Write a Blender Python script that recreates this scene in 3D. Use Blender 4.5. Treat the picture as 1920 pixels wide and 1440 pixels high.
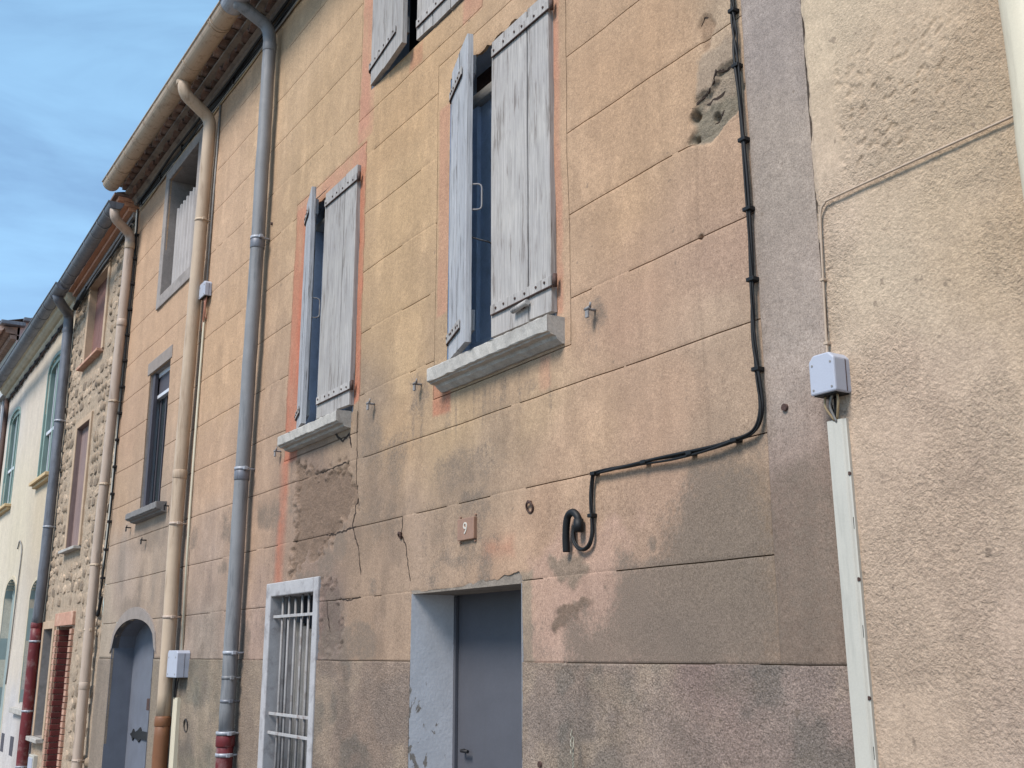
import bpy, bmesh, math, random
import numpy as np
from mathutils import Vector, Matrix

random.seed(7)
R = math.radians
scene = bpy.context.scene
for o in list(bpy.data.objects):
    bpy.data.objects.remove(o)

# ------------------------------------------------------------------ camera
cam_data = bpy.data.cameras.new('camera')
cam = bpy.data.objects.new('camera', cam_data)
scene.collection.objects.link(cam)
fwd = Vector((-0.81584, 0.52477, 0.24294))
rgt = Vector((0.54051, 0.84134, -0.00220))
upv = Vector((0.20555, -0.12951, 0.97004))
m = Matrix((rgt, upv, -fwd)).transposed().to_4x4()
m.translation = Vector((0, -2.5, 1.6))
cam.matrix_world = m
cam_data.sensor_width = 36
cam_data.lens = 2019 / 1920 * 36
cam_data.clip_start = 0.05
cam_data.clip_end = 500
scene.camera = cam

# ------------------------------------------------------------------ sky, sun, exposure
SUN_DIR = Vector((0.22, -0.97, 0.0)).normalized()      # horizontal direction towards the sun
SUN_EL = R(50)
world = bpy.data.worlds.new('World')
scene.world = world
world.use_nodes = True
wn = world.node_tree
wn.nodes.clear()
wo = wn.nodes.new('ShaderNodeOutputWorld')
bg = wn.nodes.new('ShaderNodeBackground')
sky = wn.nodes.new('ShaderNodeTexSky')
sky.sky_type = 'NISHITA'
sky.sun_disc = False
sky.sun_elevation = SUN_EL
sky.sun_rotation = math.atan2(SUN_DIR.x, SUN_DIR.y)
sky.altitude = 50
sky.air_density = 1.0
sky.dust_density = 0.2
sky.ozone_density = 3.4
tc = wn.nodes.new('ShaderNodeTexCoord')
mp = wn.nodes.new('ShaderNodeMapping')
mp.inputs['Rotation'].default_value = (0, R(-24), R(-40))
mp.inputs['Scale'].default_value = (1.6, 1.6, 6.5)
nz = wn.nodes.new('ShaderNodeTexNoise')
nz.inputs['Scale'].default_value = 1.7
nz.inputs['Detail'].default_value = 8
nz.inputs['Roughness'].default_value = 0.55
nz.inputs['Distortion'].default_value = 0.7
cr = wn.nodes.new('ShaderNodeValToRGB')
cr.color_ramp.elements[0].position = 0.22
cr.color_ramp.elements[0].color = (0, 0, 0, 1)
cr.color_ramp.elements[1].position = 0.90
cr.color_ramp.elements[1].color = (0.46, 0.46, 0.46, 1)
mx = wn.nodes.new('ShaderNodeMix')
mx.data_type = 'RGBA'
mx.inputs['B'].default_value = (5.1, 9.3, 12.4, 1)
wn.links.new(tc.outputs['Generated'], mp.inputs['Vector'])
wn.links.new(mp.outputs['Vector'], nz.inputs['Vector'])
wn.links.new(nz.outputs['Fac'], cr.inputs['Fac'])
wn.links.new(cr.outputs['Color'], mx.inputs['Factor'])
wn.links.new(sky.outputs['Color'], mx.inputs['A'])
wn.links.new(mx.outputs['Result'], bg.inputs['Color'])
bg.inputs['Strength'].default_value = 0.100
wn.links.new(bg.outputs['Background'], wo.inputs['Surface'])

sun_data = bpy.data.lights.new('sun', 'SUN')
sun_data.energy = 2.85
sun_data.angle = R(20)
sun_data.color = (1.0, 0.94, 0.87)
sun = bpy.data.objects.new('sun', sun_data)
scene.collection.objects.link(sun)
sd = Vector((SUN_DIR.x * math.cos(SUN_EL), SUN_DIR.y * math.cos(SUN_EL), math.sin(SUN_EL)))
sun.rotation_euler = sd.to_track_quat('Z', 'Y').to_euler()
sun.location = (-6, -8, 12)

scene.view_settings.view_transform = 'Standard'
scene.view_settings.look = 'None'
scene.view_settings.gamma = 1
scene.view_settings.exposure = 0.70
scene.render.engine = 'CYCLES'

# ------------------------------------------------------------------ colour and noise helpers
def lin(c):
    c = c / 255.0
    return c / 12.92 if c <= 0.04045 else ((c + 0.055) / 1.055) ** 2.4
KW = 0.72                                             # photographed value -> surface colour
def rgb(r, g, b, k=KW):
    return (lin(r) * k, lin(g) * k, lin(b) * k, 1.0)
def linv(a):
    a = np.asarray(a, float) / 255.0
    return np.where(a <= 0.04045, a / 12.92, ((a + 0.055) / 1.055) ** 2.4)

def _hash(ix, iy, seed):
    h = (ix.astype(np.int64) * 374761393 + iy.astype(np.int64) * 668265263 + seed * 1442695041) & 0xffffffff
    h = ((h ^ (h >> 13)) * 1274126177) & 0xffffffff
    h = ((h ^ (h >> 16)) * 2246822519) & 0xffffffff
    return ((h ^ (h >> 15)) & 0xffffffff) / 4294967296.0
def vnoise(x, y, seed=0):
    ix = np.floor(x); iy = np.floor(y)
    fx = x - ix; fy = y - iy
    fx = fx * fx * fx * (fx * (fx * 6 - 15) + 10); fy = fy * fy * fy * (fy * (fy * 6 - 15) + 10)
    a = _hash(ix, iy, seed); b = _hash(ix + 1, iy, seed)
    c = _hash(ix, iy + 1, seed); d = _hash(ix + 1, iy + 1, seed)
    return (a * (1 - fx) + b * fx) * (1 - fy) + (c * (1 - fx) + d * fx) * fy
def fbm(x, y, octv=4, seed=0, gain=0.5):
    x = np.asarray(x, float); y = np.asarray(y, float)
    s = 0; a = 1; t = 0
    for k in range(octv):
        s = s + a * vnoise(x * 2 ** k + 17.3 * k, y * 2 ** k + 9.1 * k, seed + k)
        t += a; a *= gain
    return s / t
def smooth(e0, e1, v):
    t = np.clip((v - e0) / (e1 - e0), 0, 1)
    return t * t * (3 - 2 * t)
def poly_sd(X, Z, poly):
    """signed distance, positive inside"""
    P = np.array(poly, float); n = len(P)
    d = np.full(X.shape, 1e9); inside = np.zeros(X.shape, bool)
    for i in range(n):
        ax, az = P[i]; bx_, bz = P[(i + 1) % n]
        ex, ez = bx_ - ax, bz - az
        t = np.clip(((X - ax) * ex + (Z - az) * ez) / (ex * ex + ez * ez + 1e-12), 0, 1)
        d = np.minimum(d, np.hypot(X - ax - t * ex, Z - az - t * ez))
        c = ((az > Z) != (bz > Z)) & (X < ex * (Z - az) / (bz - az + 1e-12) + ax)
        inside ^= c
    return np.where(inside, d, -d)

# ------------------------------------------------------------------ materials
MATS = {}
def new_mat(name):
    mt = bpy.data.materials.new(name)
    mt.use_nodes = True
    nt = mt.node_tree
    bs = nt.nodes['Principled BSDF']
    MATS[name] = mt
    return mt, nt, bs
def nd(nt, t, **kw):
    n = nt.nodes.new(t)
    for k, v in kw.items():
        if k in n.inputs: n.inputs[k].default_value = v
        else: setattr(n, k, v)
    return n
def noise(nt, vec, scale, detail=4, rough=0.55, dist=0.0):
    n = nd(nt, 'ShaderNodeTexNoise', Scale=scale, Detail=detail, Roughness=rough, Distortion=dist)
    nt.links.new(vec, n.inputs['Vector'])
    return n.outputs['Fac']
def ramp(nt, fac, p0, c0, p1, c1):
    r = nd(nt, 'ShaderNodeValToRGB')
    e = r.color_ramp.elements
    e[0].position = p0; e[0].color = c0 if len(c0) == 4 else (*c0, 1)
    e[1].position = p1; e[1].color = c1 if len(c1) == 4 else (*c1, 1)
    nt.links.new(fac, r.inputs['Fac'])
    return r.outputs['Color']
def g(v): return (v, v, v, 1)
def mix(nt, a, b, fac, mode='MIX'):
    n = nd(nt, 'ShaderNodeMix', data_type='RGBA', blend_type=mode)
    for s, v in (('A', a), ('B', b), ('Factor', fac)):
        if isinstance(v, (tuple, float, int)): n.inputs[s].default_value = v
        else: nt.links.new(v, n.inputs[s])
    return n.outputs['Result']
def math_n(nt, op, a, b=0.0):
    n = nd(nt, 'ShaderNodeMath', operation=op)
    for i, v in enumerate((a, b)):
        if isinstance(v, (float, int)): n.inputs[i].default_value = v
        else: nt.links.new(v, n.inputs[i])
    return n.outputs[0]
def bump(nt, bs, h, strength, dist=0.01, prev=None):
    b = nd(nt, 'ShaderNodeBump', Distance=dist)
    if isinstance(strength, (float, int)): b.inputs['Strength'].default_value = strength
    else: nt.links.new(strength, b.inputs['Strength'])
    nt.links.new(h, b.inputs['Height'])
    if prev is not None: nt.links.new(prev, b.inputs['Normal'])
    nt.links.new(b.outputs['Normal'], bs.inputs['Normal'])
    return b.outputs['Normal']
def objvec(nt, scale=(1, 1, 1)):
    t = nd(nt, 'ShaderNodeTexCoord')
    if scale == (1, 1, 1): return t.outputs['Object']
    mpn = nd(nt, 'ShaderNodeMapping')
    mpn.inputs['Scale'].default_value = scale
    nt.links.new(t.outputs['Object'], mpn.inputs['Vector'])
    return mpn.outputs['Vector']

def simple(name, col, rough=0.75, var=0.22, vscale=9, grain=0.18, gscale=160, bstr=0.25, bdist=0.003,
           metallic=0.0, dirt=None, damt=0.5, dscale=5, streak=False, rnd=0.0, spec=0.4):
    """paint / plaster / plastic with mottling, grain, optional dirt of its own colour"""
    mt, nt, bs = new_mat(name)
    v = objvec(nt)
    c = mix(nt, col, ramp(nt, noise(nt, v, vscale, 5, 0.6), 0.3, g(1 - var), 0.72, g(1 + var)), 1.0, 'MULTIPLY')
    c = mix(nt, c, ramp(nt, noise(nt, v, gscale, 3, 0.7), 0.3, g(1 - grain), 0.7, g(1 + grain)), 1.0, 'MULTIPLY')
    if dirt is not None:
        dv = objvec(nt, (7, 7, 0.8)) if streak else v
        f = ramp(nt, noise(nt, dv, dscale, 7, 0.65), 0.52, g(0), 0.68, g(damt))
        c = mix(nt, c, dirt, f)
    if rnd:
        oi = nd(nt, 'ShaderNodeObjectInfo')
        c = mix(nt, c, ramp(nt, oi.outputs['Random'], 0, g(1 - rnd), 1, g(1 + rnd)), 1.0, 'MULTIPLY')
    nt.links.new(c, bs.inputs['Base Color'])
    bs.inputs['Roughness'].default_value = rough
    bs.inputs['Metallic'].default_value = metallic
    bs.inputs['Specular IOR Level'].default_value = spec
    if bstr: bump(nt, bs, noise(nt, v, gscale, 4, 0.65), bstr, bdist)
    return mt

def wall_material(name, grain_lo, grain_hi, gscale, b1, b2, bscale2):
    """lime render: colour wash attribute x sand grain; 'masks' R = coarse / chipped render"""
    mt, nt, bs = new_mat(name)
    v = objvec(nt)
    at = nd(nt, 'ShaderNodeAttribute', attribute_name='wash')
    am = nd(nt, 'ShaderNodeAttribute', attribute_name='masks')
    sp = nd(nt, 'ShaderNodeSeparateColor')
    nt.links.new(am.outputs['Color'], sp.inputs['Color'])
    rough_m, worn, stain = sp.outputs[0], sp.outputs[1], sp.outputs[2]
    fine = noise(nt, v, gscale, 3, 0.75)
    c = mix(nt, at.outputs['Color'], ramp(nt, fine, 0.3, g(grain_lo), 0.7, g(grain_hi)), 1.0, 'MULTIPLY')
    # darker sand grains where the wash has worn thin
    wg = ramp(nt, noise(nt, v, gscale * 0.8, 4, 0.8), 0.5, g(1.0), 0.62, (0.66, 0.64, 0.62, 1))
    c = mix(nt, c, wg, worn, 'MULTIPLY')
    mot = noise(nt, v, 7, 6, 0.62, 0.4)
    c = mix(nt, c, ramp(nt, mot, 0.3, (0.92, 0.92, 0.92, 1), 0.7, (1.06, 1.06, 1.05, 1)), 1.0, 'MULTIPLY')
    c = mix(nt, c, ramp(nt, noise(nt, v, 88, 3, 0.7), 0.34, g(0.88), 0.66, g(1.11)), 1.0, 'MULTIPLY')
    mot2 = noise(nt, v, 34, 4, 0.6)
    c = mix(nt, c, ramp(nt, mot2, 0.35, g(0.93), 0.66, g(1.06)), 1.0, 'MULTIPLY')
    pits = ramp(nt, noise(nt, v, 22, 2, 0.5), 0.705, g(0), 0.74, g(0.55))
    c = mix(nt, c, (0.16, 0.12, 0.09, 1), pits)
    # grime held by the sand grains: broken, granular edges
    sn = math_n(nt, 'ADD', math_n(nt, 'MULTIPLY', noise(nt, v, 55, 8, 0.72), 0.95), math_n(nt, 'MULTIPLY', noise(nt, v, 11, 5, 0.6), 0.5))
    sf = ramp(nt, math_n(nt, 'ADD', stain, math_n(nt, 'MULTIPLY', math_n(nt, 'SUBTRACT', sn, 0.725), 1.5)), 0.30, g(0), 0.74, g(0.80))
    sg = mix(nt, (lin(135) * KW, lin(120) * KW, lin(107) * KW, 1), ramp(nt, fine, 0.32, g(0.52), 0.68, g(1.46)), 1.0, 'MULTIPLY')
    c = mix(nt, c, sg, sf)
    nt.links.new(c, bs.inputs['Base Color'])
    bs.inputs['Roughness'].default_value = 0.93
    bs.inputs['Specular IOR Level'].default_value = 0.2
    s1 = math_n(nt, 'ADD', math_n(nt, 'MULTIPLY', rough_m, b1[1]), b1[0])
    n1 = bump(nt, bs, fine, s1, 0.004)
    s2 = math_n(nt, 'ADD', math_n(nt, 'MULTIPLY', rough_m, b2[1]), b2[0])
    bump(nt, bs, noise(nt, v, bscale2, 5, 0.6, 0.3), s2, 0.012, n1)
    return mt
wall_material('ochre_render', 0.72, 1.24, 215, (0.28, 0.4), (0.16, 0.5), 60)
wall_material('plinth_render', 0.56, 1.36, 150, (1.0, 0), (0.7, 0), 95)
wall_material('trowelled_render', 0.84, 1.13, 200, (0.12, 0.55), (0.10, 0.75), 98)
wall_material('cream_render', 0.93, 1.06, 160, (0.15, 0.3), (0.08, 0.3), 40)

def wood_paint(name, paint, wood, amount=0.5):
    mt, nt, bs = new_mat(name)
    v = objvec(nt, (1, 1, 0.035))
    gr = noise(nt, v, 95, 6, 0.62, 0.25)
    gr2 = noise(nt, objvec(nt, (1, 1, 0.16)), 22, 5, 0.6)
    fl = math_n(nt, 'ADD', math_n(nt, 'MULTIPLY', gr, 0.6), math_n(nt, 'MULTIPLY', gr2, 0.5))
    worn = ramp(nt, fl, 0.585, g(0), 0.66, g(amount))
    oi = nd(nt, 'ShaderNodeObjectInfo')
    c = mix(nt, paint, ramp(nt, oi.outputs['Random'], 0, g(0.9), 1, g(1.06)), 1.0, 'MULTIPLY')
    c = mix(nt, c, ramp(nt, gr, 0.28, g(0.66), 0.62, g(1.10)), 1.0, 'MULTIPLY')
    c = mix(nt, c, ramp(nt, noise(nt, objvec(nt), 4, 5, 0.6), 0.3, (0.88, 0.88, 0.9, 1), 0.7, (1.06, 1.06, 1.05, 1)), 1.0, 'MULTIPLY')
    c = mix(nt, c, wood, worn)
    nt.links.new(c, bs.inputs['Base Color'])
    bs.inputs['Roughness'].default_value = 0.8
    bs.inputs['Specular IOR Level'].default_value = 0.25
    bump(nt, bs, gr, 0.7, 0.005)
    return mt
wood_paint('shutter_paint', rgb(199, 193, 188), rgb(118, 108, 102), 0.75)
wood_paint('shutter_paint_flaking', rgb(196, 196, 199), rgb(98, 94, 92), 0.9)
wood_paint('window_green', rgb(164, 188, 180), rgb(120, 140, 135), 0.3)
simple('door_grey', rgb(94, 95, 103), 0.65, 0.12, 3, 0.06, 120, 0.1, 0.002, 0, rgb(92, 92, 98), 0.5, 3, True)
simple('door_blue', rgb(116, 120, 131), 0.75, 0.12, 5, 0.06, 120, 0.15, 0.003, 0, rgb(120, 124, 140), 0.5, 4, True)
wood_paint('board_brown', rgb(150, 112, 104), rgb(95, 70, 66), 0.4)
wood_paint('board_mauve', rgb(164, 140, 134), rgb(140, 118, 112), 0.3)
wood_paint('eave_orange', rgb(228, 168, 134), rgb(190, 120, 92), 0.4)

simple('metal_zinc', rgb(150, 150, 152), 0.6, 0.10, 6, 0.06, 200, 0.05, 0.002, 0.10, rgb(100, 105, 112), 0.8, 3, True)
simple('metal_zinc_pale', rgb(185, 188, 196), 0.5, 0.12, 8, 0.08, 200, 0.06, 0.002, 0.2, rgb(120, 122, 128), 0.5, 4, True)
simple('metal_zinc_dark', rgb(128, 130, 138), 0.5, 0.16, 7, 0.1, 160, 0.08, 0.002, 0.3, rgb(85, 85, 90), 0.6, 4, True)
simple('plastic_sand', rgb(212, 188, 162), 0.55, 0.06, 5, 0.05, 200, 0.04, 0.002, 0, rgb(160, 132, 108), 0.7, 3, True)
simple('plastic_sand_pale', rgb(206, 184, 166), 0.45, 0.06, 5, 0.05, 200, 0.04, 0.002, 0, rgb(160, 138, 122), 0.7, 3, True)
simple('plastic_terracotta', rgb(140, 94, 64), 0.5, 0.08, 6, 0.06, 200, 0.05, 0.002, 0, rgb(120, 80, 50), 0.4, 4)
simple('iron_oxblood', rgb(118, 42, 46), 0.5, 0.15, 8, 0.12, 120, 0.15, 0.003, 0, rgb(170, 150, 145), 0.45, 9)
simple('plastic_grey', rgb(196, 200, 214), 0.45, 0.04, 5, 0.04, 200, 0.03, 0.001, 0, rgb(150, 152, 160), 0.35, 5)
simple('plastic_cream', rgb(210, 205, 193), 0.42, 0.05, 4, 0.04, 200, 0.03, 0.001, 0, rgb(160, 158, 150), 0.4, 4, True)
simple('plastic_ivory', rgb(238, 226, 200), 0.42, 0.05, 4, 0.04, 200, 0.03, 0.001, 0, rgb(190, 175, 150), 0.3, 4, True)
simple('rubber_black', rgb(20, 21, 24, 0.6), 0.6, 0.2, 20, 0.2, 200, 0.1, 0.002)
simple('cable_painted', rgb(205, 182, 160), 0.7, 0.1, 20, 0.1, 200, 0.05, 0.002)
simple('arch_plaster', rgb(160, 148, 140), 0.92, 0.14, 9, 0.12, 120, 0.4, 0.004)
simple('cable_grey', rgb(150, 146, 142), 0.6, 0.2, 20, 0.1, 200, 0.05, 0.002)
simple('cable_ochre', rgb(190, 165, 128), 0.6, 0.15, 20, 0.1, 200, 0.05, 0.002)
simple('cable_copper', rgb(190, 130, 105), 0.5, 0.15, 20, 0.1, 200, 0.05, 0.002)
simple('iron_rust', rgb(82, 58, 50), 0.7, 0.3, 40, 0.3, 160, 0.3, 0.002)
simple('iron_black', rgb(34, 32, 34), 0.6, 0.3, 40, 0.3, 160, 0.3, 0.002)
simple('iron_white', rgb(190, 187, 186), 0.6, 0.12, 25, 0.1, 160, 0.15, 0.002, 0, rgb(120, 85, 68), 0.75, 14)
simple('iron_pale_bar', rgb(158, 154, 153), 0.6, 0.12, 25, 0.1, 160, 0.15, 0.002, 0, rgb(112, 96, 86), 0.7, 12)
simple('white_surround', rgb(192, 189, 190), 0.8, 0.1, 12, 0.08, 120, 0.25, 0.003, 0, rgb(135, 128, 128), 0.7, 10)
simple('blue_plaster', rgb(172, 188, 210, 1.1), 0.8, 0.14, 6, 0.08, 120, 0.25, 0.003, 0, rgb(130, 138, 150), 0.4, 6)
simple('white_blue_plaster', rgb(206, 210, 221, 0.95), 0.8, 0.08, 8, 0.08, 110, 0.4, 0.004, 0, rgb(150, 147, 146), 0.7, 14)
def peeling_plaster(name, paint, under):
    mt, nt, bs = new_mat(name)
    v = objvec(nt)
    sx = nd(nt, 'ShaderNodeSeparateXYZ'); nt.links.new(v, sx.inputs[0])
    low = math_n(nt, 'MULTIPLY', math_n(nt, 'SUBTRACT', 1.52, sx.outputs[2]), 0.24)
    edge = math_n(nt, 'MULTIPLY', math_n(nt, 'SUBTRACT', 0.10, sx.outputs[1]), 0.45)
    n1 = noise(nt, objvec(nt, (1, 1, 0.55)), 16, 9, 0.68, 0.5)
    f = math_n(nt, 'ADD', math_n(nt, 'ADD', n1, low), edge)
    peel = ramp(nt, f, 0.655, g(0), 0.675, g(0.9))
    c = mix(nt, paint, ramp(nt, noise(nt, v, 7, 5, 0.6), 0.3, g(0.9), 0.7, g(1.07)), 1.0, 'MULTIPLY')
    c = mix(nt, c, ramp(nt, noise(nt, v, 70, 4, 0.7), 0.3, g(0.93), 0.7, g(1.05)), 1.0, 'MULTIPLY')
    c = mix(nt, c, mix(nt, under, ramp(nt, noise(nt, v, 120, 3, 0.7), 0.3, g(0.75), 0.7, g(1.2)), 1.0, 'MULTIPLY'), peel)
    nt.links.new(c, bs.inputs['Base Color']); bs.inputs['Roughness'].default_value = 0.85; bs.inputs['Specular IOR Level'].default_value = 0.25
    n2 = bump(nt, bs, peel, 0.5, 0.004); nt.nodes[-1].invert = True
    bump(nt, bs, noise(nt, v, 60, 5, 0.65), 0.35, 0.004, n2)
    return mt
peeling_plaster('peeling_door_paint', rgb(212, 211, 214, 0.95), rgb(158, 146, 132))
simple('sill_stone', rgb(196, 190, 182), 0.85, 0.18, 14, 0.16, 120, 0.4, 0.004, 0, rgb(150, 144, 138), 0.6, 8)
simple('sill_stone_dark', rgb(138, 134, 132), 0.85, 0.15, 14, 0.12, 120, 0.4, 0.004, 0, rgb(110, 106, 104), 0.5, 8)
simple('sill_cream', rgb(226, 196, 150), 0.8, 0.1, 10, 0.08, 120, 0.2, 0.003)
simple('mortar_grey', rgb(152, 140, 128), 0.92, 0.2, 14, 0.2, 140, 0.6, 0.006, 0, rgb(110, 100, 90), 0.5, 10)
simple('joint_mortar', rgb(150, 120, 92), 0.95, 0.2, 8, 0.2, 140, 0.3, 0.004)
simple('crack_dark', rgb(62, 48, 40), 0.95, 0.2, 30, 0.2, 140, 0.1, 0.002)
simple('cement_grey', rgb(168, 158, 152), 0.9, 0.14, 12, 0.14, 140, 0.4, 0.004, 0, rgb(130, 122, 116), 0.5, 8)
simple('eave_mortar', rgb(160, 146, 132), 0.95, 0.2, 14, 0.18, 120, 0.6, 0.006, 0, rgb(88, 78, 76), 0.75, 7)
simple('tile_terracotta', rgb(158, 128, 112), 0.9, 0.25, 12, 0.2, 120, 0.5, 0.005, 0, rgb(112, 100, 96), 0.8, 7, False, 0.35)
simple('stone_rubble', rgb(196, 172, 147), 0.95, 0.2, 14, 0.2, 80, 0.7, 0.01, 0, rgb(128, 116, 106), 0.8, 6, False, 0.42)
simple('stone_mortar', rgb(200, 177, 152), 0.95, 0.2, 16, 0.2, 90, 0.9, 0.015, 0, rgb(150, 130, 112), 0.7, 14)
simple('plaster_beige', rgb(206, 178, 150), 0.92, 0.12, 8, 0.1, 120, 0.3, 0.004)
simple('brick_red', rgb(128, 58, 52), 0.9, 0.2, 20, 0.2, 120, 0.4, 0.004, 0, rgb(90, 45, 42), 0.4, 12, False, 0.25)
simple('brick_orange', rgb(192, 146, 124), 0.9, 0.15, 20, 0.15, 120, 0.4, 0.004, 0, rgb(220, 190, 165), 0.7, 8, False, 0.2)
simple('brick_mortar', rgb(196, 160, 140), 0.95, 0.15, 20, 0.15, 120, 0.4, 0.004)
simple('cornice_cream', rgb(222, 208, 182), 0.9, 0.12, 6, 0.08, 120, 0.2, 0.004, 0, rgb(180, 160, 120), 0.5, 5)
simple('gable_pink', rgb(226, 196, 190), 0.92, 0.15, 6, 0.1, 100, 0.3, 0.004, 0, rgb(200, 100, 84), 0.6, 4)
simple('gutter_pink', rgb(226, 190, 170), 0.5, 0.1, 6, 0.08, 100, 0.1, 0.003)
simple('plate_brown', rgb(166, 128, 106), 0.5, 0.12, 40, 0.1, 300, 0.1, 0.001)
simple('plate_figure', rgb(222, 212, 198, 0.75), 0.5, 0.05, 40, 0.05, 300, 0.05, 0.001)
simple('curtain_grey', rgb(140, 136, 132), 0.9, 0.2, 9, 0.1, 100, 0.2, 0.004, 0, rgb(120, 118, 110), 0.6, 5, True)
simple('room_dark', rgb(40, 42, 50, 1.0), 0.95, 0.1, 3, 0.05, 60, 0)  # darkness of the unlit interiors is put into this colour
simple('roller_dark', rgb(84, 80, 88), 0.7, 0.1, 9, 0.1, 120, 0.1, 0.002)
simple('white_aluminium', rgb(232, 232, 238), 0.4, 0.04, 8, 0.03, 200, 0.02, 0.001)
simple('corrugated_sheet', rgb(196, 188, 184), 0.55, 0.1, 6, 0.06, 120, 0.1, 0.002, 0, rgb(150, 142, 138), 0.4, 5, True)
simple('shutter_teal', rgb(164, 178, 176), 0.8, 0.08, 6, 0.06, 120, 0.1, 0.002)
simple('asphalt', (0.13, 0.125, 0.118, 1), 0.95, 0.25, 3, 0.3, 160, 0.6, 0.006)
simple('grass_dry', rgb(178, 172, 156), 0.8, 0.1, 20, 0.1, 100, 0)
mt, nt, bs = new_mat('window_glass')
bs.inputs['Base Color'].default_value = (0.03, 0.04, 0.045, 1)
bs.inputs['Roughness'].default_value = 0.08

# ------------------------------------------------------------------ mesh helpers
COL = scene.collection
class MB:
    def __init__(s): s.v = []; s.f = []; s.sm = []
    def quad(s, a, b, c, d, sm=False):
        n = len(s.v); s.v += [a, b, c, d]; s.f.append((n, n + 1, n + 2, n + 3)); s.sm.append(sm)
    def box(s, x0, x1, y0, y1, z0, z1, c=0.0):
        """box with chamfered edges"""
        bm = bmesh.new()
        bmesh.ops.create_cube(bm, size=1, matrix=Matrix.Translation(((x0 + x1) / 2, (y0 + y1) / 2, (z0 + z1) / 2)) @ Matrix.Diagonal((x1 - x0, y1 - y0, z1 - z0, 1)))
        if c: bmesh.ops.bevel(bm, geom=bm.edges[:], offset=c, segments=2, affect='EDGES', profile=0.5)
        s.add_bm(bm); return s
    def add_bm(s, bm, sm=False):
        n = len(s.v)
        bm.verts.index_update()
        s.v += [tuple(v.co) for v in bm.verts]
        for f in bm.faces:
            s.f.append(tuple(n + v.index for v in f.verts)); s.sm.append(sm)
        bm.free()
    def tube(s, pts, r, seg=10, caps=True, radii=None):
        pts = [Vector(p) for p in pts]; n0 = len(s.v); k = len(pts)
        t0 = (pts[1] - pts[0]).normalized()
        ref = Vector((0, 1, 0)) if abs(t0.y) < 0.9 else Vector((1, 0, 0))
        u = t0.cross(ref).normalized()
        for i in range(k):
            t = (pts[min(i + 1, k - 1)] - pts[max(i - 1, 0)]).normalized()
            u = (u - t * u.dot(t)).normalized(); w = t.cross(u)
            rr = radii[i] if radii else r
            for j in range(seg):
                a = 2 * math.pi * j / seg
                s.v.append(tuple(pts[i] + (u * math.cos(a) + w * math.sin(a)) * rr))
        for i in range(k - 1):
            for j in range(seg):
                a = n0 + i * seg + j; b = n0 + i * seg + (j + 1) % seg
                s.f.append((a, b, b + seg, a + seg)); s.sm.append(True)
        if caps:
            s.f.append(tuple(n0 + j for j in range(seg))[::-1]); s.sm.append(False)
            s.f.append(tuple(n0 + (k - 1) * seg + j for j in range(seg))); s.sm.append(False)
        return s
    def prism(s, prof, axis_pts):
        """extrude a closed (y,z) profile along x between x values"""
        n0 = len(s.v); k = len(prof)
        for x in axis_pts:
            for (y, z) in prof: s.v.append((x, y, z))
        for i in range(len(axis_pts) - 1):
            for j in range(k):
                a = n0 + i * k + j; b = n0 + i * k + (j + 1) % k
                s.f.append((a, b, b + k, a + k)); s.sm.append(False)
        s.f.append(tuple(n0 + j for j in range(k))); s.sm.append(False)
        s.f.append(tuple(n0 + (len(axis_pts) - 1) * k + j for j in range(k))[::-1]); s.sm.append(False)
        return s
    def slab(s, poly, y0, y1):
        """(x,z) polygon extruded from y0 (front) to y1 (back)"""
        n0 = len(s.v); k = len(poly)
        for y in (y0, y1):
            for (x, z) in poly: s.v.append((x, y, z))
        s.f.append(tuple(range(n0, n0 + k))); s.sm.append(False)
        s.f.append(tuple(range(n0 + k, n0 + 2 * k))[::-1]); s.sm.append(False)
        for j in range(k):
            a = n0 + j; b = n0 + (j + 1) % k
            s.f.append((a, a + k, b + k, b)); s.sm.append(False)
        return s
    def xform(s, fn):
        s.v = [tuple(fn(*p)) for p in s.v]; return s
    def build(s, name, mat, parent=None, fix=True):
        me = bpy.data.meshes.new(name)
        me.from_pydata(s.v, [], s.f)
        me.polygons.foreach_set('use_smooth', s.sm)
        if fix:
            bm = bmesh.new(); bm.from_mesh(me); bmesh.ops.recalc_face_normals(bm, faces=bm.faces[:]); bm.to_mesh(me); bm.free()
        return link(name, me, mat, parent)
def link(name, me, mat, parent=None):
    o = bpy.data.objects.new(name, me)
    if mat and not me.materials: me.materials.append(MATS[mat] if isinstance(mat, str) else mat)
    COL.objects.link(o)
    if parent is not None: attach(o, parent)
    return o
WLOC = {}
def attach(o, parent):
    o.parent = parent
    o.matrix_parent_inverse = Matrix.Translation(-WLOC.get(parent.name, Vector((0, 0, 0))))
def thing(name, label, cat, loc, group=None):
    o = bpy.data.objects.new(name, None)
    o.empty_display_size = 0.1
    COL.objects.link(o); o.location = loc
    WLOC[o.name] = Vector(loc)
    tag(o, label, cat, group); return o
def tag(o, label, cat, group=None):
    o['label'] = label; o['category'] = cat
    if group: o['group'] = group
    return o
def smooth_path(pts, sub=6):
    P = [Vector(p) for p in pts]; P = [P[0] * 2 - P[1]] + P + [P[-1] * 2 - P[-2]]; out = []
    for i in range(1, len(P) - 2):
        for k in range(sub):
            t = k / sub
            a, b, c, d = P[i - 1], P[i], P[i + 1], P[i + 2]
            out.append(0.5 * ((2 * b) + (c - a) * t + (2 * a - 5 * b + 4 * c - d) * t * t + (3 * b - a - 3 * c + d) * t ** 3))
    out.append(P[-2]); return out
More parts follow.
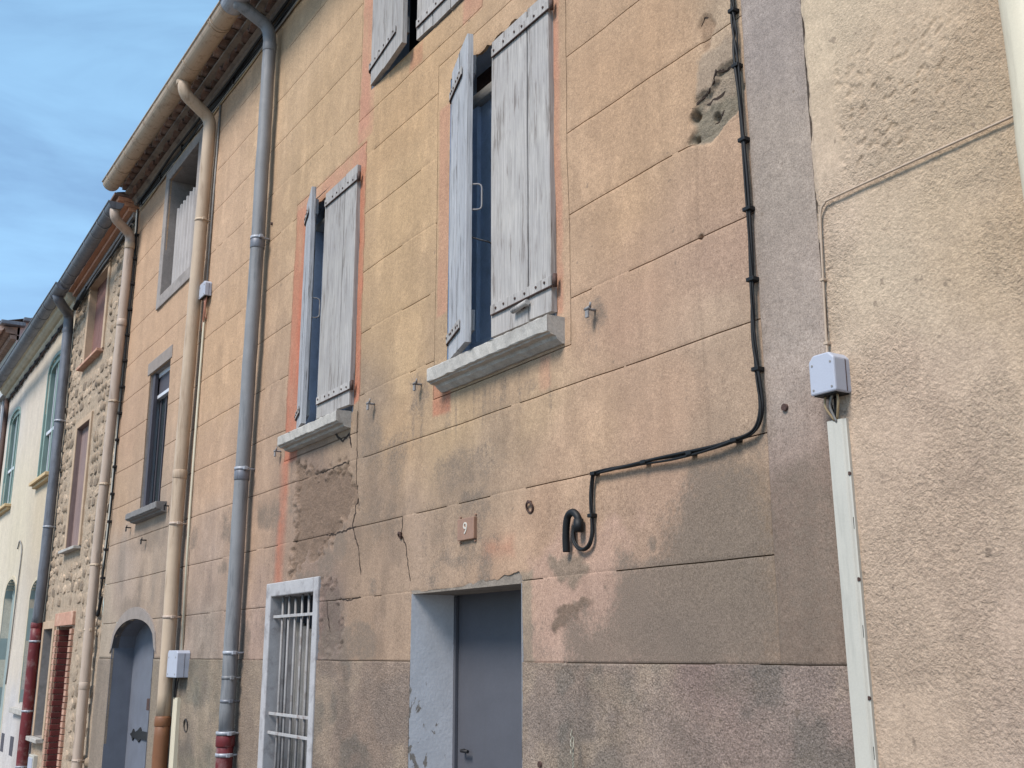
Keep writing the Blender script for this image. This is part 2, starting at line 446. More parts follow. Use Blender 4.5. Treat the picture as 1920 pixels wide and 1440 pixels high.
def bend_path(pts, r=0.06, n=5):
    """polyline with rounded corners"""
    P = [Vector(p) for p in pts]; out = [P[0]]
    for i in range(1, len(P) - 1):
        a, b, c = P[i - 1], P[i], P[i + 1]
        d1 = (a - b); d2 = (c - b); q = min(r, d1.length * 0.48, d2.length * 0.48)
        p1 = b + d1.normalized() * q; p2 = b + d2.normalized() * q
        for k in range(n + 1):
            t = k / n
            out.append(p1 * (1 - t) ** 2 + b * 2 * t * (1 - t) + p2 * t * t)
    out.append(P[-1]); return out

# ------------------------------------------------------------------ rendered facades cut into courses
def lines(lo, hi, step, fixed):
    """grid lines with every fixed value on a line; step may be a function"""
    fx = sorted(set([lo, hi] + [f for f in fixed if lo < f < hi])); out = [lo]
    for a, b in zip(fx[:-1], fx[1:]):
        st = step((a + b) / 2) if callable(step) else step
        n = max(1, int(round((b - a) / st)))
        out += [a + (b - a) * k / n for k in range(1, n + 1)]
    return np.array(out)

def facade(parent, xs, zs, cell_id, names, mat, disp, wash, masks, offs=None, depth=0.014, warp=0.0025, mats=None, ragged_zones=(), lip=0.0016):
    XC, ZC = np.meshgrid((xs[:-1] + xs[1:]) / 2, (zs[:-1] + zs[1:]) / 2, indexing='ij')
    ids = cell_id(XC, ZC)
    X, Z = np.meshgrid(xs, zs, indexing='ij')
    Y = disp(X, Z)
    C = wash(X, Z); K = masks(X, Z)
    WX = X + (fbm(X * 3.1, Z * 3.1, 3, 51) - 0.5) * 2 * warp; WZ = Z + (fbm(X * 2.7, Z * 2.7, 3, 52) - 0.5) * 2 * warp
    idx = np.arange(X.size).reshape(X.shape)
    pos = np.stack([WX, Y, WZ], -1).reshape(-1, 3)
    if ragged_zones:
        E_ = []
        b = ids[1:] != ids[:-1]; i, j = np.nonzero(b); E_.append(np.stack([idx[i + 1, j], idx[i + 1, j + 1]], 1))
        b = ids[:, 1:] != ids[:, :-1]; i, j = np.nonzero(b); E_.append(np.stack([idx[i, j + 1], idx[i + 1, j + 1]], 1))
        E_ = np.concatenate(E_); flag = np.zeros(X.shape, bool)
        for r_ in ragged_zones: flag |= in_rect(X, Z, r_)
        flag = flag.ravel()
        for it in range(3):
            sm_ = np.zeros_like(pos); ct = np.zeros(len(pos))
            for a, b in ((0, 1), (1, 0)):
                np.add.at(sm_, E_[:, a], pos[E_[:, b]]); np.add.at(ct, E_[:, a], 1)
            mv = flag & (ct > 0); pos[mv] = pos[mv] * .45 + sm_[mv] / ct[mv][:, None] * .55
    Cf = C.reshape(-1, 3); Kf = K.reshape(-1, 3)
    pad = np.full((ids.shape[0] + 2, ids.shape[1] + 2), -2); pad[1:-1, 1:-1] = ids
    made = {}
    pieces = []
    for k in np.unique(ids):
        if k < 0: continue
        cols = np.concatenate([[0], (ids == k).any(1).astype(int), [0]]); d = np.diff(cols)
        for a, b in zip(np.nonzero(d == 1)[0], np.nonzero(d == -1)[0]): pieces.append((k, a, b))
    for (k, ca, cb) in pieces:
        mk = ids == k
        mk[:ca] = False; mk[cb:] = False
        i, j = np.nonzero(mk)
        q = np.stack([idx[i, j], idx[i + 1, j], idx[i + 1, j + 1], idx[i, j + 1]], 1)
        sk = []
        for (di, dj, e0, e1) in ((-1, 0, (0, 1), (0, 0)), (1, 0, (1, 0), (1, 1)), (0, -1, (0, 0), (1, 0)), (0, 1, (1, 1), (0, 1))):
            b = mk & (pad[1 + di:1 + di + ids.shape[0], 1 + dj:1 + dj + ids.shape[1]] != k)
            bi, bj = np.nonzero(b)
            sk.append(np.stack([idx[bi + e0[0], bj + e0[1]], idx[bi + e1[0], bj + e1[1]]], 1))
        sk = np.concatenate(sk)
        used, inv = np.unique(q, return_inverse=True); inv = inv.reshape(q.shape)
        n = len(used); p = pos[used].copy()
        if offs is not None: p[:, 1] += offs.get(int(k), 0.0)
        lut = np.zeros(pos.shape[0], int); lut[used] = np.arange(n)
        su = np.unique(sk); nb = len(su)
        lut2 = np.zeros(pos.shape[0], int); lut2[su] = n + np.arange(nb)
        lut3 = np.zeros(pos.shape[0], int); lut3[su] = n + nb + np.arange(nb)
        p[lut[su], 1] += lip
        ptop = p[lut[su]]; pb = ptop.copy(); pb[:, 1] = np.maximum(ptop[:, 1] + 0.012, depth)
        sq = np.stack([lut2[sk[:, 0]], lut3[sk[:, 0]], lut3[sk[:, 1]], lut2[sk[:, 1]]], 1)
        allp = np.concatenate([p, ptop, pb]); faces = np.concatenate([inv, sq])
        cc = np.concatenate([Cf[used], Cf[su], Cf[su]]); kk = np.concatenate([Kf[used], Kf[su], Kf[su]])
        me = bpy.data.meshes.new(names(int(k)))
        me.vertices.add(len(allp)); me.vertices.foreach_set('co', allp.ravel())
        me.loops.add(faces.size); me.loops.foreach_set('vertex_index', faces.ravel().astype(np.int32))
        me.polygons.add(len(faces)); me.polygons.foreach_set('loop_start', np.arange(len(faces), dtype=np.int32) * 4)
        me.polygons.foreach_set('use_smooth', np.concatenate([np.ones(len(inv), bool), np.zeros(len(sq), bool)]))
        me.update(calc_edges=True)
        for nm, arr in (('wash', cc), ('masks', kk)):
            at = me.color_attributes.new(nm, 'FLOAT_COLOR', 'POINT')
            at.data.foreach_set('color', np.concatenate([arr, np.ones((len(arr), 1))], 1).ravel())
        made[int(k)] = link(names(int(k)), me, (mats or {}).get(int(k), mat), parent)
    return made
def in_rect(X, Z, r): return (X > r[0]) & (X < r[1]) & (Z > r[2]) & (Z < r[3])
def idw(pts):
    P = np.array(pts, float); col = linv(P[:, 2:5]) * KW
    def f(X, Z):
        wx = X + (fbm(X * 2.2, Z * 2.2, 4, 11) - 0.5) * 0.45
        wz = Z + (fbm(X * 2.2, Z * 2.2, 4, 12) - 0.5) * 0.45
        num = np.zeros(X.shape + (3,)); den = np.zeros(X.shape)
        for (px, pz), c in zip(P[:, :2], col):
            d2 = (wx - px) ** 2 + (wz - pz) ** 2 + 0.02
            w = d2 ** -1.6
            num += w[..., None] * c; den += w
        return num / den[..., None]
    return f
def blend(C, col, mask):
    return C * (1 - mask[..., None]) + np.array(col[:3]) * mask[..., None]

def wall_sheet(x0, x1, z0, z1, y, holes):
    """flat sheet with rectangular holes"""
    xs = sorted({x0, x1, *[h[0] for h in holes], *[h[1] for h in holes]}); zs = sorted({z0, z1, *[h[2] for h in holes], *[h[3] for h in holes]})
    b = MB()
    for xa, xb in zip(xs[:-1], xs[1:]):
        for za, zb in zip(zs[:-1], zs[1:]):
            cx, cz = (xa + xb) / 2, (za + zb) / 2
            if xa < x0 or xb > x1 or za < z0 or zb > z1: continue
            if any(h[0] < cx < h[1] and h[2] < cz < h[3] for h in holes): continue
            b.quad((xa, y, za), (xb, y, za), (xb, y, zb), (xa, y, zb))
    return b
def reveal(x0, x1, z0, z1, y0, y1, sides='lrtb'):
    b = MB(); x0 += .003; x1 -= .003
    if 't' in sides: z1 -= .003
    if 'b' in sides: z0 += .003
    if 'l' in sides: b.quad((x0, y0, z0), (x0, y1, z0), (x0, y1, z1), (x0, y0, z1))
    if 'r' in sides: b.quad((x1, y1, z0), (x1, y0, z0), (x1, y0, z1), (x1, y1, z1))
    if 't' in sides: b.quad((x0, y0, z1), (x0, y1, z1), (x1, y1, z1), (x1, y0, z1))
    if 'b' in sides: b.quad((x0, y1, z0), (x0, y0, z0), (x1, y0, z0), (x1, y1, z0))
    return b

# ------------------------------------------------------------------ ground
street = MB()
xs_ = np.linspace(-240, 240, 41); ys_ = np.linspace(-240, 240, 41)
for a, b in zip(xs_[:-1], xs_[1:]):
    for c, d in zip(ys_[:-1], ys_[1:]):
        street.quad((a, c, -0.10), (b, c, -0.10), (b, d, -0.10), (a, d, -0.10))
so = street.build('street', 'asphalt'); so['kind'] = 'structure'; so['label'] = 'worn pale street below the house fronts'
kb = MB()
for k in range(40):
    x = -30 + k * 0.9
    kb.box(x, x + 0.885, -0.75, -0.60, -0.14, 0.02, 0.012)
ko = kb.build('kerb', 'cement_grey'); ko['kind'] = 'structure'
pv = MB().box(-32, 8, -0.60, 0.0, -0.16, 0.012, 0.0).build('pavement', 'cement_grey'); pv['kind'] = 'structure'

# ------------------------------------------------------------------ house number nine (ochre render)
XR, XAB, XB = -2.12, -8.60, -11.45                    # right seam, seam between the two ochre houses, seam to the stone house
JZ = [1.565, 1.895, 2.28, 2.66, 3.03, 3.40, 3.775, 4.145, 4.52, 4.89, 5.265, 5.64, 6.01]
TOPZ = 6.36
G = 0.0022
PIL = -2.385
W1 = (-4.48, -3.545, 2.955, 4.50); S1 = (-4.61, -3.44, 2.83, 4.68)
W2 = (-6.44, -5.585, 2.955, 4.46); S2 = (-6.635, -5.505, 2.82, 4.615)
W3 = (-5.47, -4.31, 4.945, 6.15); S3 = (-5.63, -4.165, 4.80, 6.28)
DA = (-4.80, -3.81, -0.2, 1.885)
BW = (-6.70, -6.03, -0.2 + 1.0, 1.96)
WASH_PTS = [(-6.75, 5.85, 213, 179, 143), (-6.27, 5.0, 208, 173, 135), (-8.29, 5.06, 216, 179, 147), (-8.07, 3.95, 214, 175, 139), (-8.12, 2.9, 206, 169, 139), (-8.12, 2.29, 188, 161, 142), (-8.01, 1.78, 176, 157, 142), (-5.06, 4.48, 212, 173, 131), (-4.97, 3.96, 214, 177, 135), (-5.0, 3.35, 209, 173, 133), (-4.99, 3.05, 204, 170, 131), (-4.91, 2.75, 200, 165, 129), (-5.3, 2.84, 169, 145, 123), (-4.31, 2.64, 203, 171, 134), (-4.16, 2.44, 175, 150, 127), (-3.72, 2.54, 209, 176, 141), (-3.17, 2.44, 208, 172, 140), (-2.87, 2.42, 207, 169, 140), (-3.03, 3.37, 207, 169, 134), (-3.01, 3.83, 208, 169, 134), (-3.05, 2.94, 202, 164, 137), (-2.8, 3.55, 208, 171, 137), (-2.47, 3.76, 193, 167, 140), (-2.51, 3.23, 198, 163, 135), (-2.53, 2.92, 198, 163, 140), (-2.52, 2.69, 193, 165, 140), (-2.52, 2.43, 198, 169, 143), (-2.54, 2.15, 161, 138, 115), (-2.88, 2.19, 202, 166, 140), (-2.62, 1.98, 153, 134, 113), (-2.77, 1.73, 150, 130, 118), (-3.05, 1.68, 156, 134, 121), (-3.58, 1.69, 202, 168, 149), (-3.57, 2.16, 202, 164, 135), (-3.89, 2.01, 209, 170, 140), (-3.89, 2.21, 193, 164, 137), (-4.66, 2.07, 194, 165, 141), (-5.27, 2.34, 169, 143, 121), (-5.25, 2.06, 184, 155, 131), (-5.36, 1.73, 179, 150, 126), (-6.01, 2.45, 156, 132, 117), (-5.78, 1.74, 144, 123, 116), (-7.1, 2.39, 200, 165, 138), (-7.09, 1.69, 188, 159, 142), (-3.72, 2.37, 193, 162, 135), (-4.25, 2.3, 175, 150, 127), (-3.35, 2.19, 207, 171, 141), (-2.74, 2.25, 197, 161, 137), (-3.36, 1.79, 192, 158, 139), (-11.06, 5.84, 214, 175, 142), (-11.23, 5.01, 214, 175, 142), (-11.06, 3.83, 208, 171, 142), (-10.79, 2.43, 193, 171, 154), (-10.99, 3.02, 203, 169, 139), (-11.45, 1.84, 193, 174, 154), (-9.46, 2.34, 196, 171, 149), (-10.09, 4.6, 214, 175, 142)]
BASE_PTS = [(-5.33, 1.32, 165, 143, 127), (-3.55, 1.35, 170, 151, 139), (-2.92, 1.38, 180, 159, 144), (-2.33, 1.41, 178, 157, 145), (-3.51, 1.47, 175, 151, 134), (-3.41, 1.28, 140, 131, 119), (-7.1, 1.19, 167, 147, 130), (-8.0, 1.14, 150, 139, 121), (-7.93, 1.4, 155, 141, 124), (-11.37, 1.08, 165, 149, 134), (-8.68, 1.19, 165, 149, 131), (-9.2, 0.7, 165, 149, 131), (-3.0, 0.6, 165, 149, 137), (-5.0, 0.6, 160, 143, 129), (-2.7, 1.45, 165, 141, 131), (-2.25, 1.25, 155, 135, 125)]
PIL_PTS = [(-2.29, 3.18, 180, 164, 151), (-2.27, 3.65, 173, 159, 151), (-2.27, 2.54, 183, 167, 155), (-2.29, 2.32, 175, 153, 140), (-2.26, 2.11, 150, 128, 113), (-2.24, 1.71, 148, 128, 113), (-2.25, 5.5, 176, 161, 149)]
ORANGE = rgb(204, 128, 102); ORANGE_PALE = rgb(210, 156, 130); GREYM = rgb(150, 136, 122)
DMG_BIG = [(-2.44, 3.623), (-2.517, 3.622), (-2.557, 3.571), (-2.624, 3.559), (-2.649, 3.542), (-2.671, 3.488), (-2.659, 3.447), (-2.691, 3.411), (-2.616, 3.386), (-2.543, 3.376), (-2.487, 3.406), (-2.451, 3.418), (-2.405, 3.45), (-2.40, 3.56)]
DMG_SMALL = [(-2.6, 3.846), (-2.574, 3.873), (-2.533, 3.861), (-2.517, 3.816), (-2.538, 3.777), (-2.556, 3.728), (-2.579, 3.736), (-2.589, 3.789)]
ROUGH_W2 = [(-6.434, 2.79), (-6.027, 2.662), (-5.639, 2.646), (-5.475, 2.472), (-5.497, 2.375), (-5.731, 2.287), (-5.975, 2.167), (-6.179, 2.169), (-6.434, 2.051), (-6.406, 2.268), (-6.373, 2.444)]
ROUGH_DOOR = [(-5.93, 2.02), (-5.694, 1.96), (-5.612, 1.632), (-5.93, 1.585)]
PATCH1 = [(-3.603, 1.98), (-3.373, 1.963), (-3.343, 1.904), (-3.442, 1.852), (-3.526, 1.876), (-3.595, 1.929)]
PATCH2 = [(-3.617, 1.703), (-3.529, 1.778), (-3.314, 1.813), (-3.299, 1.798), (-3.445, 1.737), (-3.574, 1.683)]
GREYZ = [(-2.70, 2.27), (-2.394, 2.24), (-2.38, 1.5), (-3.55, 1.5), (-3.50, 1.68), (-3.269, 1.769), (-3.15, 1.876), (-2.98, 1.95), (-2.90, 2.12)]
PINKZ = [(-3.50, 2.10), (-3.05, 2.06), (-3.08, 1.97), (-3.25, 1.87), (-3.40, 1.792), (-3.58, 1.606), (-3.763, 1.586), (-3.723, 1.95)]
SOOT = ((-3.27, 2.92, .11, .10, .7), (-4.78, 2.88, .13, .17, .62), (-5.35, 2.88, .13, .15, .55), (-6.78, 2.88, .12, .12, .4), (-2.96, 1.98, .035, .04, .75), (-5.0, 2.60, .16, .28, .58), (-5.30, 2.72, .25, .22, .52),
        (-3.46, 1.25, .10, .13, .5), (-4.30, 2.45, .50, .14, .52), (-5.2, 2.30, .45, .22, .45), (-2.6, 1.5, .25, .07, .5), (-5.75, 1.75, .25, .35, .55), (-2.25, 1.9, .2, .45, .55), (-7.9, 1.75, .5, .3, .45), (-3.75, 2.72, .10, .05, .5), (-4.6, 2.2, .25, .2, .35))
CEMENT = [(-2.62, 3.72), (-2.44, 3.72), (-2.40, 3.5), (-2.62, 3.52)]
def dull(f, sat, k):
    def h(X, Z):
        C = f(X, Z); l = (C @ np.array([.30, .55, .15]))[..., None]; return (l + (C - l) * sat) * k
    return h
wash_f, base_f, pil_f = dull(idw(WASH_PTS), .955, .97), idw(BASE_PTS), idw(PIL_PTS)
def ragged(sd, X, Z, w, n=0.03, s=26, seed=5):
    return smooth(-w, w, sd + (fbm(X * s, Z * s, 4, seed) - 0.5) * 2 * n)
def wash_A(X, Z):
    C = wash_f(X, Z); B = base_f(X, Z)
    B = blend(B, rgb(146, 131, 121), smooth(.50, .70, fbm(X * 2.4 + 3, Z * 3.0, 5, 41)) * .55)
    B = blend(B, rgb(188, 166, 144), smooth(.52, .72, fbm(X * 3.1 + 8, Z * 3.6, 5, 42)) * .55)
    B = blend(B, rgb(120, 116, 108), smooth(.58, .74, fbm(X * 4.0 + 1, Z * 4.6, 5, 43)) * .5)
    C = np.where((Z < JZ[0])[..., None], B, C)
    C = C * (1 - .10 * smooth(.014, .004, np.abs(X + 2.655 + .01 * np.sin(Z * 5))) * (Z > 2.3) * (Z < 3.4))[..., None]
    C = np.where(((X > PIL) & (Z > JZ[0]))[..., None], pil_f(X, Z), C)
    # rain streaks down the wash
    st = fbm(X * 16, Z * 1.1, 4, 21); C = C * (0.91 + 0.18 * st)[..., None]
    st2 = smooth(0.54, 0.76, fbm(X * 4.2 + Z * 0.4, Z * 2.3, 5, 31)) * (0.12 + 0.30 * smooth(3.1, 2.3, Z)) * (0.35 + 0.65 * (X < -3.6))
    C = C * (1 - 0.45 * st2[..., None] * np.array([1.0, 0.95, 0.85]))
    lite = smooth(0.54, 0.74, fbm(X * 7 + 5, Z * 4.0, 5, 33)) * 0.13
    C = C * (1 + lite[..., None])
    # orange bands round the windows
    def paint(xa, xb, za, zb, col, a, soft=0.012, seed=8):
        sdv = np.minimum(np.minimum(X - xa, xb - X), np.minimum(Z - za, zb - Z))
        mk = ragged(sdv, X, Z, soft, 0.012, 18, seed) * a * (0.30 + 0.95 * fbm(X * 9, Z * 2.6, 5, seed + 3))
        return np.clip(mk, 0, 1)
    for (xa, xb, za, zb, col, a) in (
            (S2[0], W2[0] + .02, 2.80, 4.56, ORANGE, 1.0), (W2[1] - .02, S2[1], 3.0, S2[3], ORANGE, 0.95), (S2[0], S2[1], W2[3], S2[3], ORANGE_PALE, 0.95), (-5.57, S2[1], 3.0, 4.4, ORANGE, 0.5),
            (-6.69, -6.56, 1.95, 2.83, ORANGE, 0.75),
            (W1[1], S1[1] - .05, 2.98, 4.6, ORANGE_PALE, 1.0), (S1[0] + .02, W1[0], 3.25, 4.40, ORANGE_PALE, 1.0), (S1[0], -4.44, 2.74, 2.93, ORANGE, 0.8),
            (-3.66, -3.58, 2.68, 2.83, ORANGE_PALE, 0.6), (S3[0] + 0.02, W3[0], 4.72, 6.2, ORANGE_PALE, 1.1), (S3[0], -5.42, 4.64, 4.95, ORANGE_PALE, 0.8),
            (-4.95, -4.80, 4.81, 4.93, ORANGE, 0.5), (-4.36, S3[1], 4.80, 5.1, ORANGE_PALE, 0.9), (W3[1], S3[1], 4.9, 6.2, ORANGE_PALE, 0.9),
            (-4.12, -3.88, 2.015, 2.075, ORANGE, 0.5)):
        C = blend(C, col, paint(xa, xb, za, zb, col, a, .045 if xa in (-4.12, -6.69) else .012))
    # coarse grey render where the wash is gone, and a faded pink zone beside it
    C = blend(C, rgb(206, 170, 150), ragged(poly_sd(X, Z, PINKZ), X, Z, .05, .07, 12, 16) * .75 * (Z > JZ[0]))
    # bare mortar
    for pl, col, a, n in ((DMG_BIG, rgb(150, 138, 120), 1, .02), (DMG_SMALL, rgb(172, 142, 116), .9, .012), (ROUGH_W2, rgb(146, 122, 104), .85, .10),
                          (ROUGH_DOOR, rgb(136, 116, 106), .8, .08), (PATCH1, rgb(160, 140, 122), .9, .03), (PATCH2, rgb(142, 120, 104), .95, .03), (CEMENT, rgb(176, 156, 136), .8, .02)):
        C = blend(C, col, ragged(poly_sd(X, Z, pl), X, Z, 0.012, n) * a)
    # rim of clean cement beside the door and peeled line over it
    dr = np.minimum(np.minimum(X + 3.82, -3.735 - X), 1.93 - Z)
    C = blend(C, rgb(170, 152, 132), ragged(dr, X, Z, .01, .02) * .8 * (Z > JZ[0]))
    return C
def masks_A(X, Z):
    r = np.zeros(X.shape); w = np.zeros(X.shape)
    r = np.maximum(r, (Z < JZ[0]) * 0.9)
    for pl, a in ((DMG_BIG, 1), (ROUGH_W2, 1), (ROUGH_DOOR, .9), (PATCH1, .3), (PATCH2, .4)):
        r = np.maximum(r, ragged(poly_sd(X, Z, pl), X, Z, .02, .03) * a)
    w = smooth(2.75, 2.0, Z) * 0.55 + smooth(-3.0, -2.3, X) * 0.5 + 0.25
    low = smooth(2.35, 1.95, Z + (X + 3.0) * -0.25) * (X > -3.7)
    w = np.clip(w + 0.3 * low + (fbm(X * 2, Z * 2, 4, 71) - .5) * 0.6, 0, 1)
    st = ragged(poly_sd(X, Z, GREYZ), X, Z, .16, .12, 7, 15) * .85 * (Z > JZ[0])
    for (cx, cz, rx, rz, a) in SOOT:
        d = np.hypot((X - cx) / rx, (Z - cz) / rz) + (fbm(X * 9, Z * 9, 4, 61) - .5) * 0.8
        st = np.maximum(st, smooth(1.35, 0.2, d) * a)
    st = np.maximum(st, smooth(.44, .70, fbm(X * 2.6, Z * 3.6, 5, 64)) * smooth(2.85, 2.45, Z) * (.42 * smooth(-3.4, -4.1, X) + .26) * (Z > JZ[0]))
    # drip runs below the sills, catches and along the cable
    for (xa, xb, zt, ln, a) in ((-4.52, -3.47, 2.83, .55, .50), (-6.55, -5.58, 2.82, .7, .50), (-3.34, -3.22, 2.92, .5, .5), (-4.86, -4.72, 2.92, .8, .55), (-5.42, -5.28, 2.92, .8, .5), (-2.50, -2.386, 2.27, .5, .5), (-5.7, -4.75, 2.66, .75, .42), (-8.3, -6.9, 2.3, .8, .40)):
        run = smooth(.46, .70, fbm(X * 34, Z * 1.6, 3, 66)) * (X > xa) * (X < xb) * smooth(zt + .01, zt - .04, Z) * smooth(zt - ln * (0.5 + vnoise(X * 20, X * 0 + 2, 67)), zt - .05, Z)
        st = np.maximum(st, run * a)
    for pl in (DMG_BIG, DMG_SMALL, ROUGH_W2): st = st * (1 - ragged(poly_sd(X, Z, pl), X, Z, .02, .02) * .7)
    return np.stack([r, w, np.clip(st, 0, 1)], -1)
def disp_A(X, Z):
    y = -(fbm(X * 1.6, Z * 1.6, 3, 81) - 0.5) * 0.016 - (fbm(X * 9, Z * 9, 3, 82) - 0.5) * 0.004
    base = (Z < JZ[0])
    y = y - base * (fbm(X * 30, Z * 30, 3, 83) - 0.5) * 0.004
    for pl, dpt, n in ((DMG_BIG, .017, .02), (DMG_SMALL, .008, .012), (ROUGH_W2, .012, .10), (ROUGH_DOOR, .010, .08), (PATCH1, -.003, .03), (PATCH2, -.003, .03)):
        mk = ragged(poly_sd(X, Z, pl), X, Z, 0.008, n)
        y = y + mk * dpt * (0.35 + 1.3 * fbm(X * 20, Z * 14, 4, 84) ** 1.2 if dpt > 0 else 1.0)
    for (hx, hz, hr) in ((-2.651, 3.504, .018), (-2.549, 3.458, .016), (-2.652, 3.409, .016), (-2.644, 3.03, .010)):
        y = y + smooth(hr * 1.2, hr * .5, np.hypot(X - hx, Z - hz)) * 0.03
    # ragged plaster edge above the door and at the window heads
    return y
def cells_A(X, Z):
    ids = np.searchsorted(np.array(JZ), Z)
    pil = (X > PIL) & (Z > JZ[0]); ids = np.where(pil, 50, ids)
    for k, s in enumerate((S1, S2, S3)):
        ids = np.where(in_rect(X, Z, s), 60 + k, ids)
    gap = np.zeros(X.shape, bool)
    free = ~pil
    for s in (S1, S2, S3): free &= ~in_rect(X, Z, s)
    for z in JZ[1:]: gap |= (np.abs(Z - z) < G) & free & (fbm(X * 2.3, Z * 0 + z * 7, 3, 97) < .665)
    gap |= (np.abs(Z - JZ[0]) < G * .6) & (fbm(X * 3, Z * 0 + 1, 3, 98) < .58)
    gap |= (np.abs(X - PIL) < G) & (Z > JZ[0])
    for s in (S1, S2, S3):
        ins = in_rect(X, Z, (s[0] - G, s[1] + G, s[2] - G, s[3] + G))
        gap |= ins & ((np.abs(X - s[0]) < G) | (np.abs(X - s[1]) < G) | (np.abs(Z - s[2]) < G) | (np.abs(Z - s[3]) < G))
    ids = np.where(gap, -1, ids)
    for h in (W1, W2, W3, DA, (-6.80, -5.95, 0.5, 2.04)): ids = np.where(in_rect(X, Z, h), -1, ids)
    # ragged plaster edge over the window heads and the door head
    rag = (X > W1[0]) & (X < W1[1]) & (Z >= W1[3]) & (Z < W1[3] + 0.035 + 0.05 * (fbm(X * 16, Z * 0 + 3, 3, 91) - 0.35)); ids = np.where(rag, -1, ids)
    rag = (X > W2[0]) & (X < W2[1]) & (Z >= W2[3]) & (Z < W2[3] + 0.02 + 0.04 * (fbm(X * 16, Z * 0 + 7, 3, 92) - 0.35)); ids = np.where(rag, -1, ids)
    rag = (X > DA[0]) & (X < DA[1]) & (Z >= DA[3]) & (Z < DA[3] + 0.010 + 0.065 * smooth(-4.5, -3.95, X) * fbm(X * 20, Z * 0 + 5, 4, 93) ** 1.3); ids = np.where(rag, -1, ids)
    return ids
houseA = thing('terraced_house', 'ochre rendered house with grey plank shutters and house number over its doorway', 'house', (-5.3, 0, 0))
fx = [PIL - G, PIL + G]; fz = []
for s in (S1, S2, S3):
    fx += [s[0] - G, s[0] + G, s[1] - G, s[1] + G]; fz += [s[2] - G, s[2] + G, s[3] - G, s[3] + G]
for h in (W1, W2, W3, DA, (-6.80, -5.95, 0.5, 2.04)): fx += [h[0], h[1]]; fz += [h[2], h[3]]
for z in JZ: fz += [z - G, z + G]
fz += [JZ[0] - G * .6, JZ[0] + G * .6]
xsA = lines(XAB, XR, lambda x: 0.0075 if x > -3.0 else (0.011 if x > -5 else 0.017), fx + [-3.0, -5.0, -3.5, -4.0, -7.5])
zsA = lines(-0.1, TOPZ, lambda z: 0.02 if z < 0.8 else (0.0085 if z < 4 else 0.016), fz + [0.8, 4.0])
facade(houseA, xsA, zsA, cells_A, lambda k: 'corner_pilaster' if k == 50 else ('window_surround' if k >= 60 else ('wall_plinth' if k == 0 else 'render_course')),
       'ochre_render', disp_A, wash_A, masks_A, offs={0: -0.007, 50: -0.004}, mats={0: 'plinth_render'}, ragged_zones=[(W1[0] + .01, W1[1] - .01, 4.49, 4.66), (W2[0] + .01, W2[1] - .01, 4.45, 4.6), (DA[0] + .01, DA[1] - .01, 1.88, 1.99)])
BWO = (-6.80, -5.95, 0.5, 2.04)
HOLES_A = [(W1[0], W1[1], W1[2] - .06, W1[3] + .1), (W2[0], W2[1], W2[2] - .06, W2[3] + .08), W3, (DA[0], DA[1], DA[2], DA[3] + .0), BWO]
DH = [(-2.72, -2.386, 3.36, 3.64), (-6.46, -5.45, 2.04, 2.80), (-5.945, -5.58, 1.57, 2.05)]
wall_sheet(XAB, XR, -0.2, TOPZ, 0.0132, HOLES_A + DH).build('wall', 'joint_mortar', houseA, fix=False)
for d in DH: wall_sheet(d[0] - .02, d[1] + .02, d[2] - .02, d[3] + .02, 0.036, [h for h in HOLES_A if False]).build('wall_core', 'joint_mortar', houseA, fix=False)

def ragged_ribbon(parent, pts, w, seed, name='crack', y=-0.0015, mat='crack_dark'):
    """thin jagged crack along wall points (x,z), a proud dark ribbon whose colour stands in for the shade inside"""
    rnd = random.Random(seed); P = []
    for (a, b) in zip(pts[:-1], pts[1:]):
        n = max(2, int(math.hypot(b[0] - a[0], b[1] - a[1]) / 0.018))
        for k in range(n):
            t = k / n; P.append((a[0] + (b[0] - a[0]) * t + rnd.uniform(-.006, .006), a[1] + (b[1] - a[1]) * t + rnd.uniform(-.005, .005)))
    P.append(pts[-1]); bld = MB(); L = []; Rr = []
    for i, p in enumerate(P):
        q = P[min(i + 1, len(P) - 1)]; o = P[max(i - 1, 0)]
        dx, dz = q[0] - o[0], q[1] - o[1]; l = math.hypot(dx, dz) + 1e-9
        hw = w * rnd.uniform(.25, 1.0) * (0.25 if i in (0, len(P) - 1) else 1)
        L.append((p[0] - dz / l * hw, p[1] + dx / l * hw)); Rr.append((p[0] + dz / l * hw, p[1] - dx / l * hw))
    yy = [float(disp_A(np.array([[p[0]]]), np.array([[p[1]]]))[0, 0]) + y for p in P]
    for i in range(len(P) - 1):
        bld.quad((L[i][0], yy[i], L[i][1]), (Rr[i][0], yy[i], Rr[i][1]), (Rr[i + 1][0], yy[i + 1], Rr[i + 1][1]), (L[i + 1][0], yy[i + 1], L[i + 1][1]))
        bld.quad((L[i][0], yy[i] + .01, L[i][1]), (L[i][0], yy[i], L[i][1]), (L[i + 1][0], yy[i + 1], L[i + 1][1]), (L[i + 1][0], yy[i + 1] + .01, L[i + 1][1]))
        bld.quad((Rr[i][0], yy[i], Rr[i][1]), (Rr[i][0], yy[i] + .01, Rr[i][1]), (Rr[i + 1][0], yy[i + 1] + .01, Rr[i + 1][1]), (Rr[i + 1][0], yy[i + 1], Rr[i + 1][1]))
    return bld.build(name, mat, parent, fix=False)
